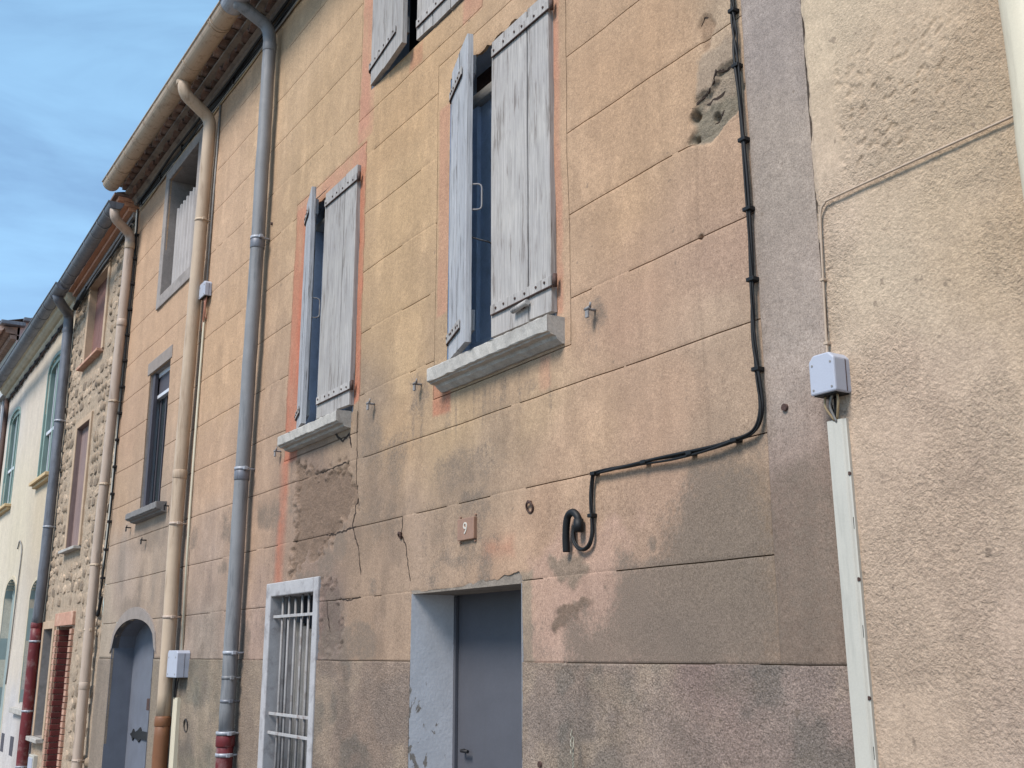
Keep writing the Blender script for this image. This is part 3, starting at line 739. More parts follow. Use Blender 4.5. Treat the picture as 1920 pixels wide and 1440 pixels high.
for k, (pts, w) in enumerate((([(-5.475, 2.472), (-5.496, 2.363), (-5.534, 2.293), (-5.437, 2.162), (-5.398, 2.016)], .006),
                              ([(-5.52, 2.95), (-5.50, 2.72), (-5.49, 2.52), (-5.475, 2.472)], .004),
                              ([(-4.913, 2.277), (-4.925, 2.182), (-4.881, 2.139), (-4.825, 1.949)], .004),
                              ([(-5.92, 2.275), (-5.667, 2.27), (-5.489, 2.285)], .007),
                              ([(-6.03, 2.665), (-5.85, 2.66), (-5.64, 2.668)], .006),
                              ([(-5.82, 2.86), (-5.70, 2.80), (-5.62, 2.83), (-5.58, 2.74)], .009),
                              ([(-5.66, 1.90), (-5.56, 1.885), (-5.40, 1.90)], .005),
                              ([(-5.86, 1.90), (-5.84, 1.80), (-5.80, 1.72)], .010),
                              ([(-2.44, 3.615), (-2.52, 3.625), (-2.56, 3.575), (-2.625, 3.562), (-2.655, 3.535)], .006),
                              ([(-2.60, 3.535), (-2.54, 3.525), (-2.50, 3.54)], .007), ([(-2.57, 3.44), (-2.53, 3.45), (-2.51, 3.47)], .006),
                              ([(-2.60, 3.85), (-2.575, 3.872), (-2.535, 3.862)], .004))):
    ragged_ribbon(houseA, pts, w, 100 + k)

# ---- openings, reveals and rooms behind them
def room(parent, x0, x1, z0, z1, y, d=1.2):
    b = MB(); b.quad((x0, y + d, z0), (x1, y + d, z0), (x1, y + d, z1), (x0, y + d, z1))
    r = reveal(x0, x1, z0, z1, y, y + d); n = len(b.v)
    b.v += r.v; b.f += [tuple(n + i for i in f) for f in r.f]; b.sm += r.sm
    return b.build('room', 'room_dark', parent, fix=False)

def strap(parent, T, u0, u1, z, slope=0.0, h=0.045, t=-0.004, mat='shutter_paint', nails=6, pin=True):
    """forged strap hinge across the planks with nail heads, pin eye at the hanging side"""
    b = MB(); b.box(u0, u1, t - 0.006, t, z - h / 2, z + h / 2, 0.0015)
    o = b.xform(T).build('strap_hinge', mat, parent)
    lip = MB().box(u0, u1, t - 0.0065, t - .001, z - h / 2 - 0.004, z - h / 2 + 0.0015, 0.001); lip.xform(T).build('strap_edge', 'iron_rust', o)
    nb = MB(); rnd = random.Random(int(z * 991))
    for k in range(nails):
        u = u0 + (u1 - u0) * (k + .5) / nails + rnd.uniform(-.015, .015); zz = z + rnd.uniform(-.008, .008)
        nb.tube([T(u, t - 0.006, zz), T(u, t - 0.010, zz)], 0.006, 7)
    no = nb.build('nails', 'iron_rust', o); no['kind'] = 'stuff'
    return o
def shutter(parent, T, w, z0, z1, nplank, mat, hinge_left, straps, seed, latch=False):
    """ledged plank shutter; T maps (u across, t outwards negative, z) to the world"""
    rnd = random.Random(seed)
    b = MB()
    for z in straps: b.box(0.03, w - 0.03, 0.030, 0.052, z - 0.05, z + 0.05, 0.0)
    b.box(w * .5 - .04, w * .5 + .04, 0.031, 0.050, straps[0], straps[1], 0.0)
    sh = b.xform(T).build('shutter', mat, parent)
    edges = [0] + sorted(w * (k / nplank) + rnd.uniform(-.03, .03) * (nplank > 2) for k in range(1, nplank)) + [w]
    if nplank == 2: edges[1] = w * (0.64 if not hinge_left else 0.42)
    for a, c in zip(edges[:-1], edges[1:]):
        p = MB(); dz0 = rnd.uniform(-.006, .006); dz1 = rnd.uniform(-.01, .012); tw = rnd.uniform(-.004, .003)
        n = 14; g0 = 0.0035
        # long plank with a gently wavering edge and chipped ends
        vv = []
        for i in range(n + 1):
            z = z0 + dz0 + (z1 + dz1 - z0 - dz0) * i / n
            ua = a + g0 + rnd.uniform(0, .0016); uc = c - g0 - rnd.uniform(0, .0016)
            ty = tw * math.sin(i / n * 3.1) + rnd.uniform(-.0006, .0006)
            ch = 0.003
            za = z + (rnd.uniform(-.012, .004) if i == n else (rnd.uniform(-.003, .008) if i == 0 else 0)); zc = z + (rnd.uniform(-.008, .006) if i == n else 0)
            ring = [(ua, ty + ch, za), (ua + ch, ty, za), (uc - ch, ty, zc), (uc, ty + ch, zc), (uc, ty + .03, zc), (ua, ty + .03, za)]
            vv.append(ring)
        for i in range(n):
            for j in range(6):
                p.quad(vv[i][j], vv[i][(j + 1) % 6], vv[i + 1][(j + 1) % 6], vv[i + 1][j])
        for ring in (vv[0], vv[n]):
            m0 = len(p.v); p.v += ring; p.f.append(tuple(range(m0, m0 + 6))); p.sm.append(False)
        p.xform(T).build('plank', mat, sh)
    for z in straps:
        u0, u1 = (-0.012, w - 0.10) if hinge_left else (0.015, w + 0.012)
        strap(sh, T, u0, u1, z)
        uk = -0.02 if hinge_left else w + 0.02
        MB().tube([T(uk, 0.004, z - .028), T(uk, 0.004, z + .028)], 0.010, 10).build('hinge_pin', 'iron_rust', sh)
    if latch:
        MB().tube([T(0.215, -0.018, z0 + .075), T(0.335, -0.018, z0 + .085)], 0.013, 9).build('latch', 'shutter_paint', sh)
        MB().box(0.26, 0.29, -.018, 0, z0 + .072, z0 + .09).xform(T).build('latch_staple', 'iron_rust', sh)
    return sh
def frameT(hx, hy, ang):
    """local (u,t,z): u from hinge (hx,hy) along the wall turned by ang outwards"""
    c, s = math.cos(ang), math.sin(ang)
    return lambda u, t, z: (hx + u * c + t * s, hy - u * s + t * c, z)

# window one (right)
reveal(W1[0], W1[1], W1[2] - .06, W1[3] + .1, 0.0, 0.30).build('reveal', 'blue_plaster', houseA, fix=False)
MB().box(W1[0], W1[1], 0.08, 0.24, 4.36, 4.42, 0.006).build('lintel', 'sill_stone', houseA)
MB().box(W1[0], W1[1], 0.16, 0.29, 4.421, 4.60, 0.0).build('lintel_beam', 'iron_rust', houseA)
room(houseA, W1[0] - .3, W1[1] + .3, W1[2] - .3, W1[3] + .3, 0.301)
# inner casement standing open, blue paint
MB().box(W1[0] + .02, W1[0] + .06, 0.02, 0.29, W1[2] + .02, 4.355, 0.004).build('jamb_lining', 'blue_plaster', houseA)
wf = MB(); wf.box(W1[0] + .06, W1[1], 0.095, 0.145, 3.0, 3.08, .004); wf.box(W1[0] + .06, W1[0] + .12, 0.096, 0.144, 3.08, 4.36, .004); wf.box(-4.06, -3.99, 0.096, 0.144, 3.08, 4.36, .004)
wf.build('window_frame', 'blue_plaster', houseA)
MB().box(W1[0] + .12, -4.06, 0.118, 0.124, 3.08, 4.36).build('window_board', 'blue_plaster', houseA)
MB().box(-3.99, W1[1], 0.118, 0.124, 3.08, 4.36).build('window_board', 'blue_plaster', houseA)
shutter(houseA, frameT(-4.022, -0.030, 0), 0.492, 2.99, 4.505, 2, 'shutter_paint', False, (3.125, 4.44), 1, latch=True)
TL1 = frameT(-4.445, -0.012, R(17.5))
s1 = shutter(houseA, TL1, 0.372, 2.985, 4.565, 2, 'shutter_paint_flaking', True, (3.10, 4.42), 2)
hb = MB(); hb.tube(bend_path([TL1(.36, .03, 3.64), TL1(.375, .075, 3.64), TL1(.375, .075, 3.77), TL1(.36, .03, 3.77)], .03), .0042, 7); hb.build('handle', 'iron_pale_bar', s1)
MB().tube([TL1(.36, .03, 3.50), TL1(.42, .10, 3.46), (-4.05, 0.10, 3.44)], .004, 7).build('hook_bar', 'iron_black', s1)
# window two (left)
reveal(W2[0], W2[1], W2[2] - .06, W2[3] + .08, 0.0, 0.30).build('reveal', 'blue_plaster', houseA, fix=False)
MB().box(W2[0], W2[1], 0.06, 0.24, 4.37, 4.41, 0.006).build('lintel', 'sill_stone', houseA)
MB().box(W2[0], W2[1], 0.12, 0.29, 4.411, 4.54, 0.0).build('lintel_beam', 'iron_rust', houseA)
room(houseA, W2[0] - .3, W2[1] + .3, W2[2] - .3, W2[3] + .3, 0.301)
MB().box(W2[0] + .01, W2[1] - .01, 0.122, 0.14, 2.95, 4.37).build('window_board', 'blue_plaster', houseA)
shutter(houseA, frameT(-6.056, -0.030, 0), 0.489, 2.985, 4.475, 2, 'shutter_paint', False, (3.10, 4.40), 3)
TL2 = frameT(-6.42, -0.012, R(16))
s2 = shutter(houseA, TL2, 0.30, 2.975, 4.54, 2, 'shutter_paint_flaking', True, (3.08, 4.42), 4)
hb = MB(); hb.tube(bend_path([TL2(.285, .03, 3.66), TL2(.285, .085, 3.66), TL2(.285, .085, 3.79), TL2(.285, .03, 3.79)], .03), .0042, 7); hb.build('handle', 'iron_pale_bar', s2)
# window three (upper)
reveal(W3[0], W3[1], W3[2], W3[3], 0.0, 0.25, 'lrt').build('reveal', 'blue_plaster', houseA, fix=False)
MB().box(W3[0], W3[1], 0.012, 0.25, W3[2] - .04, W3[2] - 0.002, 0.0).build('window_ledge', 'sill_stone', houseA)
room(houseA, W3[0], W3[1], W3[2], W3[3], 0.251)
shutter(houseA, frameT(-4.865, -0.012, 0), 0.565, 4.955, 6.12, 3, 'shutter_paint', False, (5.06, 5.98), 5)
shutter(houseA, frameT(-5.455, -0.015, R(7.0)), 0.565, 4.955, 6.13, 2, 'shutter_paint', True, (5.09, 5.98), 6)
# sills
def sill(parent, x0, x1, zt, dep, hgt, mat, mould=0.055, seed=0):
    prof = [(0.02, zt + .004), (-dep + .004, zt), (-dep, zt - .005), (-dep, zt - hgt + .004), (-dep + .004, zt - hgt), (-dep + .014, zt - hgt - .002),
            (-dep + .018, zt - hgt - .009), (-dep + .044, zt - hgt - .012), (-dep + .052, zt - hgt - .026), (-.012, zt - hgt - mould * .8), (0.02, zt - hgt - mould * .8)]
    rnd = random.Random(seed); n = 30; b = MB(); rows = []
    xs = [x0 + (x1 - x0) * k / n for k in range(n + 1)]
    k = len(prof)
    for i, x in enumerate(xs):
        rows.append([(x + (rnd.uniform(-.002, .002) if i in (0, n) else 0), y + rnd.uniform(-.0022, .0022) + (.006 * rnd.random() if rnd.random() < .08 else 0), z + rnd.uniform(-.0022, .0022)) for (y, z) in prof])
    for i in range(n):
        for j in range(k): b.quad(rows[i][j], rows[i][(j + 1) % k], rows[i + 1][(j + 1) % k], rows[i + 1][j])
    for r in (rows[0], rows[n]):
        m0 = len(b.v); b.v += r; b.f.append(tuple(range(m0, m0 + k))); b.sm.append(False)
    return b.build('sill', mat, parent)
sill(houseA, -4.51, -3.48, 2.955, 0.092, 0.068, 'sill_stone', seed=1)
sill(houseA, -6.53, -5.60, 2.955, 0.092, 0.062, 'sill_stone', 0.04, seed=2)

# doorway
reveal(DA[0], DA[1], -0.1, DA[3], -0.004, 0.26, 'lr').build('door_reveal', 'peeling_door_paint', houseA, fix=False)
MB().box(DA[0] - .02, DA[1] + .02, 0.004, 0.30, DA[3], DA[3] + 0.12, 0.0).build('door_lintel', 'mortar_grey', houseA)
MB().box(DA[0], DA[1], 0.255, 0.30, -0.05, DA[3]).build('door', 'door_grey', houseA)
dd = [c for c in houseA.children if c.name.startswith('door') and c.name == 'door'][0]

MB().box(-4.799, -4.778, 0.235, 0.2545, -.05, 1.88, 0.003).build('door_stop', 'door_grey', dd)
MB().tube(bend_path([(-4.70, 0.25, 1.150), (-4.70, 0.225, 1.150), (-4.63, 0.225, 1.150)], .015), .008, 8).build('handle', 'iron_black', dd)
MB().box(DA[0], DA[1], -0.02, 0.26, -0.09, 0.03, 0.008).build('doorstep', 'sill_stone', houseA)

# barred window
bw = MB()
for (xa, xb, za, zb) in ((-6.80, -6.715, 0.5, 2.04), (-6.02, -5.95, 0.5, 2.04), (-6.715, -6.02, 1.955, 2.04), (-6.715, -6.02, 0.5, 0.60)):
    bw.box(xa, xb, -0.016, 0.10, za, zb, 0.006)
bfr = bw.build('window_frame', 'white_surround', houseA)
reveal(-6.725, -6.01, 0.59, 1.965, 0.06, 0.21).build('reveal', 'white_surround', houseA, fix=False)
rnd = random.Random(3)
gl = MB().box(-6.72, -6.01, 0.19, 0.20, 0.58, 1.97).build('window', 'room_dark', houseA)
for k in range(9):                                        # folds of a drawn grey curtain seen between the bars
    xa = -6.68 + k * 0.066 + rnd.uniform(-.008, .008)
    MB().tube([(xa, 0.165, 0.62), (xa + rnd.uniform(-.006, .006), 0.165, 1.2), (xa + rnd.uniform(-.004, .004), 0.168, 1.80 - 0.03 * k * rnd.random())], rnd.uniform(.020, .030), 8).build('curtain_fold', 'curtain_grey', gl)
for z in (1.83, 1.243, 1.13): 
    MB().box(-6.72, -6.015, 0.010, 0.022, z - .009, z + .009, .002).build('grille_rail', 'iron_white', bfr)
for k in range(6):
    xa = -6.605 + k * 0.105
    MB().tube([(xa, 0.030, 0.6), (xa + rnd.uniform(-.004, .004), 0.030, 1.2), (xa + rnd.uniform(-.003, .003), 0.030, 1.955 if k != 2 else 1.93)], .0085, 8).build('grille_bar', 'iron_pale_bar', bfr)

MB().box(XAB - .02, XR + .02, 1.62, 1.66, -.1, 6.5, 0).build('rear_wall', 'room_dark', houseA)  # added dark sheet, keeps sky light out of slits round the openings
# shutter catches screwed to the wall beside the sills
def catch(parent, x, z, mat='iron_white'):
    b = MB(); b.tube([(x, 0.01, z), (x, -0.04, z)], .006, 8); b.tube([(x - .015, -.04, z), (x + .018, -.04, z + .003)], .007, 8)
    b.box(x - .009, x + .009, -.046, -.036, z - .038, z - .008, .002); b.tube([(x + .018, -.04, z + .003), (x + .022, -.04, z + .022)], .0045, 7)
    b.build('shutter_catch', mat, parent)
for (x, z) in ((-3.27, 2.93), (-4.74, 2.935), (-5.29, 2.94), (-6.70, 2.895)): catch(houseA, x, z, 'iron_pale_bar')
def ring_hook(parent, x, z, r=.022, mat='iron_rust'):
    b = MB(); pts = [(x + r * math.sin(a), -0.012 - 0.006 * math.cos(a), z - r + r * math.cos(a)) for a in np.linspace(0, 6.283, 17)]
    b.tube(pts, .005, 7, False); b.tube([(x, .01, z), (x, -.022, z)], .007, 7); b.build('wall_ring', mat, parent)
ring_hook(houseA, -3.735, 2.215); ring_hook(houseA, -4.925, 2.195, .012)
def bolt(parent, x, z, r=.012):
    MB().tube([(x, .01, z), (x, -.012, z)], r, 8).build('bolt', 'iron_rust', parent)
for (x, z) in ((-2.30, 2.345), (-7.11, 4.645), (-3.68, 1.18)): bolt(houseA, x, z)

# house number plate
plate = thing('house_number_plate', 'small brown enamel plate with a white figure 9 above the doorway', 'number plate', (-4.258, -0.006, 2.10))
MB().box(-4.333, -4.184, -0.016, 0.004, 2.103, 2.203, .003).build('plate', 'plate_brown', plate)
txt = bpy.data.curves.new('figure', 'FONT'); txt.body = '9'; txt.size = 0.078; txt.align_x = 'CENTER'; txt.align_y = 'CENTER'; txt.extrude = 0.0015
tmp_o = bpy.data.objects.new('figure_curve', txt); COL.objects.link(tmp_o); bpy.context.view_layer.update()
fme = bpy.data.meshes.new_from_object(tmp_o.evaluated_get(bpy.context.evaluated_depsgraph_get())); bpy.data.objects.remove(tmp_o); bpy.data.curves.remove(txt)
fme.materials.clear(); fme.materials.append(MATS['plate_figure']); to = bpy.data.objects.new('figure', fme); COL.objects.link(to)
to.rotation_euler = (R(90), 0, 0); to.location = (-4.258, -0.0175, 2.153); attach(to, plate)
for (x, z) in ((-4.326, 2.212), (-4.19, 2.212), (-4.326, 2.094), (-4.19, 2.094)):
    MB().tube([(x, .006, z), (x, -.008, z)], .0045, 8).build('screw', 'plate_brown', plate)

# ------------------------------------------------------------------ second ochre house
houseB = thing('terraced_house', 'ochre rendered house with arched blue door between the sand and the pale downpipes', 'house', (-10, 0, 0))
B1 = (-10.14, -9.16, 4.96, 6.17); B2 = (-10.33, -9.62, 2.87, 4.21)
def arch_z(x, x0, x1, zs, rise):
    c = (x0 + x1) / 2; w = (x1 - x0) / 2
    return zs + rise * np.sqrt(np.clip(1 - ((x - c) / w) ** 2, 0, 1)) ** 0.9
DBX = (-10.90, -9.42)
def cells_B(X, Z):
    ids = np.searchsorted(np.array(JZ), Z)
    gap = np.zeros(X.shape, bool)
    for z in JZ[1:]: gap |= np.abs(Z - z) < G * 1.3
    gap |= np.abs(Z - JZ[0]) < G
    ids = np.where(gap, -1, ids)
    for h in (B1, B2): ids = np.where(in_rect(X, Z, h), -1, ids)
    door = (X > DBX[0]) & (X < DBX[1]) & (Z < arch_z(X, *DBX, 1.66, 0.25))
    return np.where(door, -1, ids)
def wash_B(X, Z):
    C = np.where((Z < JZ[0])[..., None], base_f(X, Z), wash_f(X, Z))
    st = fbm(X * 6, Z * 0.8, 4, 121); C = C * (0.86 + 0.28 * st)[..., None]
    gr = smooth(0.5, 0.75, fbm(X * 2.5, Z * 1.2, 5, 122)) * smooth(3.6, 2.2, Z) * 0.6
    C = blend(C, rgb(152, 138, 126), gr)
    for (cx, cz, rx, rz) in ((-10.1, 2.15, .12, .3), (-9.9, 2.6, .7, .12), (-10.4, 2.0, .6, .12)):
        d = np.hypot((X - cx) / rx, (Z - cz) / rz) + (fbm(X * 8, Z * 8, 3, 62) - .5)
        C = blend(C, rgb(142, 127, 114), smooth(1.2, .3, d) * .6)
    return C
def masks_B(X, Z):
    return np.stack([(Z < JZ[0]) * .5, smooth(3.5, 2, Z) * .6 + .2, 0 * X], -1)
def disp_B(X, Z):
    return -(fbm(X * 1.3, Z * 1.3, 3, 181) - .5) * .02 - (fbm(X * 8, Z * 8, 3, 182) - .5) * .005
fz = [4.96, 6.17, 2.87, 4.21]; fx = [-10.14, -9.16, -10.33, -9.62, *DBX]
for z in JZ: fz += [z - G * 1.3, z + G * 1.3]
fz += [JZ[0] - G, JZ[0] + G]
facade(houseB, lines(XB, XAB, 0.024, fx), lines(-0.1, TOPZ, 0.022, fz), cells_B, lambda k: 'wall_plinth' if k == 0 else 'render_course', 'ochre_render', disp_B, wash_B, masks_B, offs={0: -.006}, mats={0: 'plinth_render'}, ragged_zones=[(DBX[0] + .03, DBX[1] - .03, 1.6, 2.0)])
wall_sheet(XB, XAB, -0.2, TOPZ, 0.0132, [B1, B2, (DBX[0], DBX[1], -.2, 1.93)]).build('wall', 'joint_mortar', houseB, fix=False)
MB().box(XB, XAB - .03, 1.62, 1.66, -.1, 6.5, 0).build('rear_wall', 'room_dark', houseB)  # unseen dark sheet added to block sky behind the opening gaps
# loft opening with a corrugated sheet
fr = MB()
for (a, b, c, d) in ((-10.26, -10.14, 4.84, 6.28), (-9.16, -9.06, 4.84, 6.28), (-10.14, -9.16, 6.17, 6.28), (-10.14, -9.16, 4.84, 4.96)): fr.box(a, b, -.018, .03, c, d, .006)
lf = fr.build('window_frame', 'cement_grey', houseB)
reveal(*B1, .012, .30).build('reveal', 'cement_grey', houseB, fix=False)
room(houseB, *B1, .301, .8)
cs = MB(); n = 80; pts = []
for k in range(n + 1):
    x = -10.08 + k / n * 0.92; pts.append((x, .085 + .030 * math.cos(k / n * 9 * 2 * math.pi)))
for (p, q) in zip(pts[:-1], pts[1:]):
    step = math.floor((p[0] + 10.08) / .92 * 6) / 6
    cs.quad((p[0], p[1], 4.965), (q[0], q[1], 4.965), (q[0], q[1], 5.84 + .05 * step), (p[0], p[1], 5.84 + .05 * step), True)
cs.build('corrugated_panel', 'corrugated_sheet', houseB, fix=False)
# lower window with a half raised roller blind
reveal(*B2, .012, .14).build('reveal', 'cement_grey', houseB, fix=False)
MB().box(-10.40, -9.57, -.009, .02, 4.213, 4.335, .004).build('lintel', 'arch_plaster', houseB)
room(houseB, *B2, .141, .8)
wb = MB()
for (a, b, c, d) in ((-10.33, -10.285, 2.87, 4.21), (-9.665, -9.62, 2.87, 4.21), (-10.285, -9.665, 4.165, 4.21), (-10.285, -9.665, 3.955, 3.99)): wb.box(a, b, .055, .10, c, d, .004)
wfr = wb.build('window_frame', 'white_aluminium', houseB)
MB().box(-10.285, -9.665, .068, .09, 3.99, 4.165).build('roller_blind', 'roller_dark', wfr)
MB().box(-10.285, -9.665, .10, .106, 2.90, 3.955).build('pane', 'window_glass', wfr)
for x in (-10.20, -10.02, -9.80): MB().box(x - .012, x + .012, .088, .099, 2.90, 3.955, .002).build('glazing_bar', 'roller_dark', wfr)
MB().box(-10.285, -10.21, .02, .054, 2.88, 4.20, .003).build('guide_rail', 'roller_dark', wfr)
sill(houseB, -10.42, -9.36, 2.872, .10, .055, 'sill_stone_dark', .04, 3)
for (x, z) in ((-9.30, 2.83), (-10.6, 2.77), (-10.0, 2.60)): catch(houseB, x, z, 'iron_black')
# arched doorway
ar = MB(); xs_a = np.linspace(DBX[0], DBX[1], 25)
inn = [(x, float(arch_z(x, *DBX, 1.66, .25))) for x in xs_a]
out = [(DBX[0] - .07 + (x - DBX[0]) / (DBX[1] - DBX[0]) * (DBX[1] - DBX[0] + .14), z - .05 + .155 * math.sin(i / 24 * math.pi) ** .45) for i, (x, z) in enumerate(inn)]
for (a, b, c, d) in zip(inn[:-1], inn[1:], out[1:], out[:-1]): ar.slab([a, b, c, d], -.014, .05)
ar.build('arch_surround', 'arch_plaster', houseB)
rv = MB()
rp = [(DBX[0], -.1)] + inn + [(DBX[1], -.1)]
for (a, b) in zip(rp[:-1], rp[1:]): rv.quad((a[0], -.01, a[1]), (a[0], .20, a[1]), (b[0], .20, b[1]), (b[0], -.01, b[1]))
rv.build('door_reveal', 'door_blue', houseB, fix=False)
door = MB().box(DBX[0] - .02, DBX[1] + .02, .198, .24, -.1, 1.93).build('door', 'door_blue', houseB)
hg = [(-10.76, .885), (-10.70, .90), (-10.66, .935), (-10.62, .905), (-10.5, .93), (-10.42, .96), (-10.38, .93), (-9.75, .93), (-9.75, .86), (-10.38, .86), (-10.45, .83), (-10.52, .855), (-10.62, .86), (-10.66, .83), (-10.70, .865)]
MB().slab(hg, .186, .197).build('strap_hinge', 'iron_black', door)
MB().box(-10.16, -9.90, .16, .197, 1.12, 1.22, .005).build('lock_box', 'iron_rust', door)
MB().tube([(-10.10, .20, 1.38), (-10.10, .17, 1.38)], .016, 8).build('spyhole', 'iron_black', door)
ring_hook(houseA, -8.36, 1.13, .045, 'iron_black')

# ------------------------------------------------------------------ eaves of the two ochre houses: three corbelled rows of tiles
def tile_mesh(w, l, th, name):
    b = MB(); n = 9
    for k in range(n):
        a0, a1 = math.pi * k / n, math.pi * (k + 1) / n
        for (ra, rb) in ((w / 2, w / 2 - th),):
            p = [(math.cos(a) * r, y, math.sin(a) * r * .72) for a in (a0, a1) for r in (ra, rb) for y in (0, l)]
            # indices: a0:(ra,0),(ra,l),(rb,0),(rb,l); a1: same
            b.quad(p[0], p[1], p[5], p[4], True); b.quad(p[2], p[6], p[7], p[3], True); b.quad(p[0], p[4], p[6], p[2]); b.quad(p[1], p[3], p[7], p[5])
    me = bpy.data.meshes.new(name); me.from_pydata(b.v, [], b.f); me.polygons.foreach_set('use_smooth', b.sm); me.materials.append(MATS['tile_terracotta'])
    return me
tme = tile_mesh(.165, .24, .016, 'eave_tile'); tme2 = tile_mesh(.20, .36, .016, 'roof_tile')
rnd = random.Random(11)
for (house, xa, xb) in ((houseB, XB + .02, XAB), (houseA, XAB, XR)):
    for (y0, z0, me, nm, pitch, ry) in ((-.115, 6.420, tme, 'eave_tile', .172, 0), (-.215, 6.487, tme, 'eave_tile', .172, .086), (-.345, 6.548, tme2, 'roof_tile', .21, .03)):
        x = xa + .09 + ry * .5
        while x < xb - .05:
            o = bpy.data.objects.new(nm, me); COL.objects.link(o); attach(o, house)
            o.location = (x + rnd.uniform(-.006, .006), y0 + rnd.uniform(-.014, .014), z0 + rnd.uniform(-.004, .004)); o.rotation_euler = (R(rnd.uniform(-2, 2) + (14 if nm == 'roof_tile' else 0)), 0, R(rnd.uniform(-3, 3)))
            x += pitch
    n = int((xb - xa) / .25); ax = [xa + (xb - xa) * k / n for k in range(n + 1)]
    em = MB()
    em.prism([(.05, 6.355), (-.035, 6.358), (-.055, 6.372), (-.058, 6.400), (-.085, 6.418), (.05, 6.42)], ax)
    em.prism([(.05, 6.455), (-.10, 6.466), (-.16, 6.475), (-.165, 6.484), (.05, 6.486)], ax)
    em.prism([(.05, 6.43), (-.02, 6.42), (-.02, 6.50), (.05, 6.50)], ax)
    em.prism([(.05, 6.52), (-.20, 6.535), (-.265, 6.545), (-.27, 6.556), (.05, 6.56)], ax)
    em.build('eave_moulding', 'eave_mortar', house)
    rf = MB(); m_ = int((xb - xa) / .035)
    for k in range(m_):
        xl, xr_ = xa + (xb - xa) * k / m_, xa + (xb - xa) * (k + 1) / m_
        zl, zr = .045 * math.cos(xl / .21 * 2 * math.pi), .045 * math.cos(xr_ / .21 * 2 * math.pi)
        rf.quad((xl, -.22, 6.63 + zl), (xr_, -.22, 6.63 + zr), (xr_, 5.0, 8.2 + zr), (xl, 5.0, 8.2 + zl), True)
    rf.build('roof', 'tile_terracotta', house, fix=False)

# ------------------------------------------------------------------ gutters
def gutter(label, x0, x1, z0, z1, yc, r, mat, rings, group='roof gutters along the eaves', endcap=True, dark=None):
    t = thing('roof_gutter', label, 'gutter', ((x0 + x1) / 2, yc, min(z0, z1) - r), group)
    b = MB(); n = 14; ns = 24; prof = []
    for k in range(n + 1):
        a = math.pi + math.pi * k / n; prof.append((math.cos(a) * r, math.sin(a) * r))
    for k in range(n + 1):
        a = 2 * math.pi - math.pi * k / n; prof.append((math.cos(a) * (r - .004), math.sin(a) * (r - .004) + .0))
    rows = []
    for i in range(ns + 1):
        f = i / ns; x = x0 + (x1 - x0) * f; z = z0 + (z1 - z0) * f + .004 * math.sin(f * 9)
        rows.append([(x, yc + p[0], z + p[1]) for p in prof])
    k = len(prof)
    for i in range(ns):
        for j in range(k): b.quad(rows[i][j], rows[i][(j + 1) % k], rows[i + 1][(j + 1) % k], rows[i + 1][j], True)
    if endcap:
        for rr, dx in ((rows[0], -.003), (rows[-1], .003)):
            m0 = len(b.v); q = [(p[0] + dx, p[1], p[2]) for p in rr[:n + 1]]; b.v += q; b.f.append(tuple(range(m0, m0 + n + 1))); b.sm.append(False)
    b.build('channel', mat, t)
    zf = lambda x: z0 + (z1 - z0) * (x - x0) / (x1 - x0)
    MB().tube([(x, yc - r - .002, zf(x)) for x in np.linspace(x0, x1, 12)], .009, 8).build('bead', dark or mat, t)
    for x in rings:
        c = MB(); pts = [(x, yc + math.cos(a) * (r + .004), zf(x) + math.sin(a) * (r + .004)) for a in np.linspace(math.pi, 2 * math.pi, 13)]
        for p, q in zip(pts[:-1], pts[1:]):
            c.quad((p[0] - .011, p[1], p[2]), (p[0] + .011, p[1], p[2]), (q[0] + .011, q[1], q[2]), (q[0] - .011, q[1], q[2]), True)
            for s in (-.011, .011): c.quad((p[0] + s, p[1], p[2]), (q[0] + s, q[1], q[2]), (q[0] + s, q[1] * .0 + q[1] + (yc - q[1]) * .06, q[2] + (zf(x) - q[2]) * .06), (p[0] + s, p[1] + (yc - p[1]) * .06, p[2] + (zf(x) - p[2]) * .06))
        c.build('bracket', dark or mat, t)
    return t
gutter('sand coloured half round gutter under the tile eaves of the ochre houses', -11.30, -7.35, 6.50, 6.47, -.335, .088, 'plastic_sand', [-7.62, -7.66, -8.35, -8.85, -9.25, -9.65, -10.0, -10.4, -10.78, -11.1])
gutter('pale zinc gutter at the top edge over the upper shuttered window', -7.35, -2.15, 6.47, 6.46, -.335, .092, 'metal_zinc_pale', [-6.6, -5.9, -5.2, -4.5, -3.8, -3.1])
gutter('grey zinc gutter with close ribs above the stone house', -14.20, -11.15, 6.10, 6.24, -.29, .078, 'metal_zinc_dark', [-11.4 - .32 * k for k in range(9)], dark='metal_zinc')
gutter('long grey zinc gutter above the cream house', -20.0, -13.75, 5.93, 6.10, -.32, .082, 'metal_zinc_dark', [-14.2 - .45 * k for k in range(13)], dark='metal_zinc')

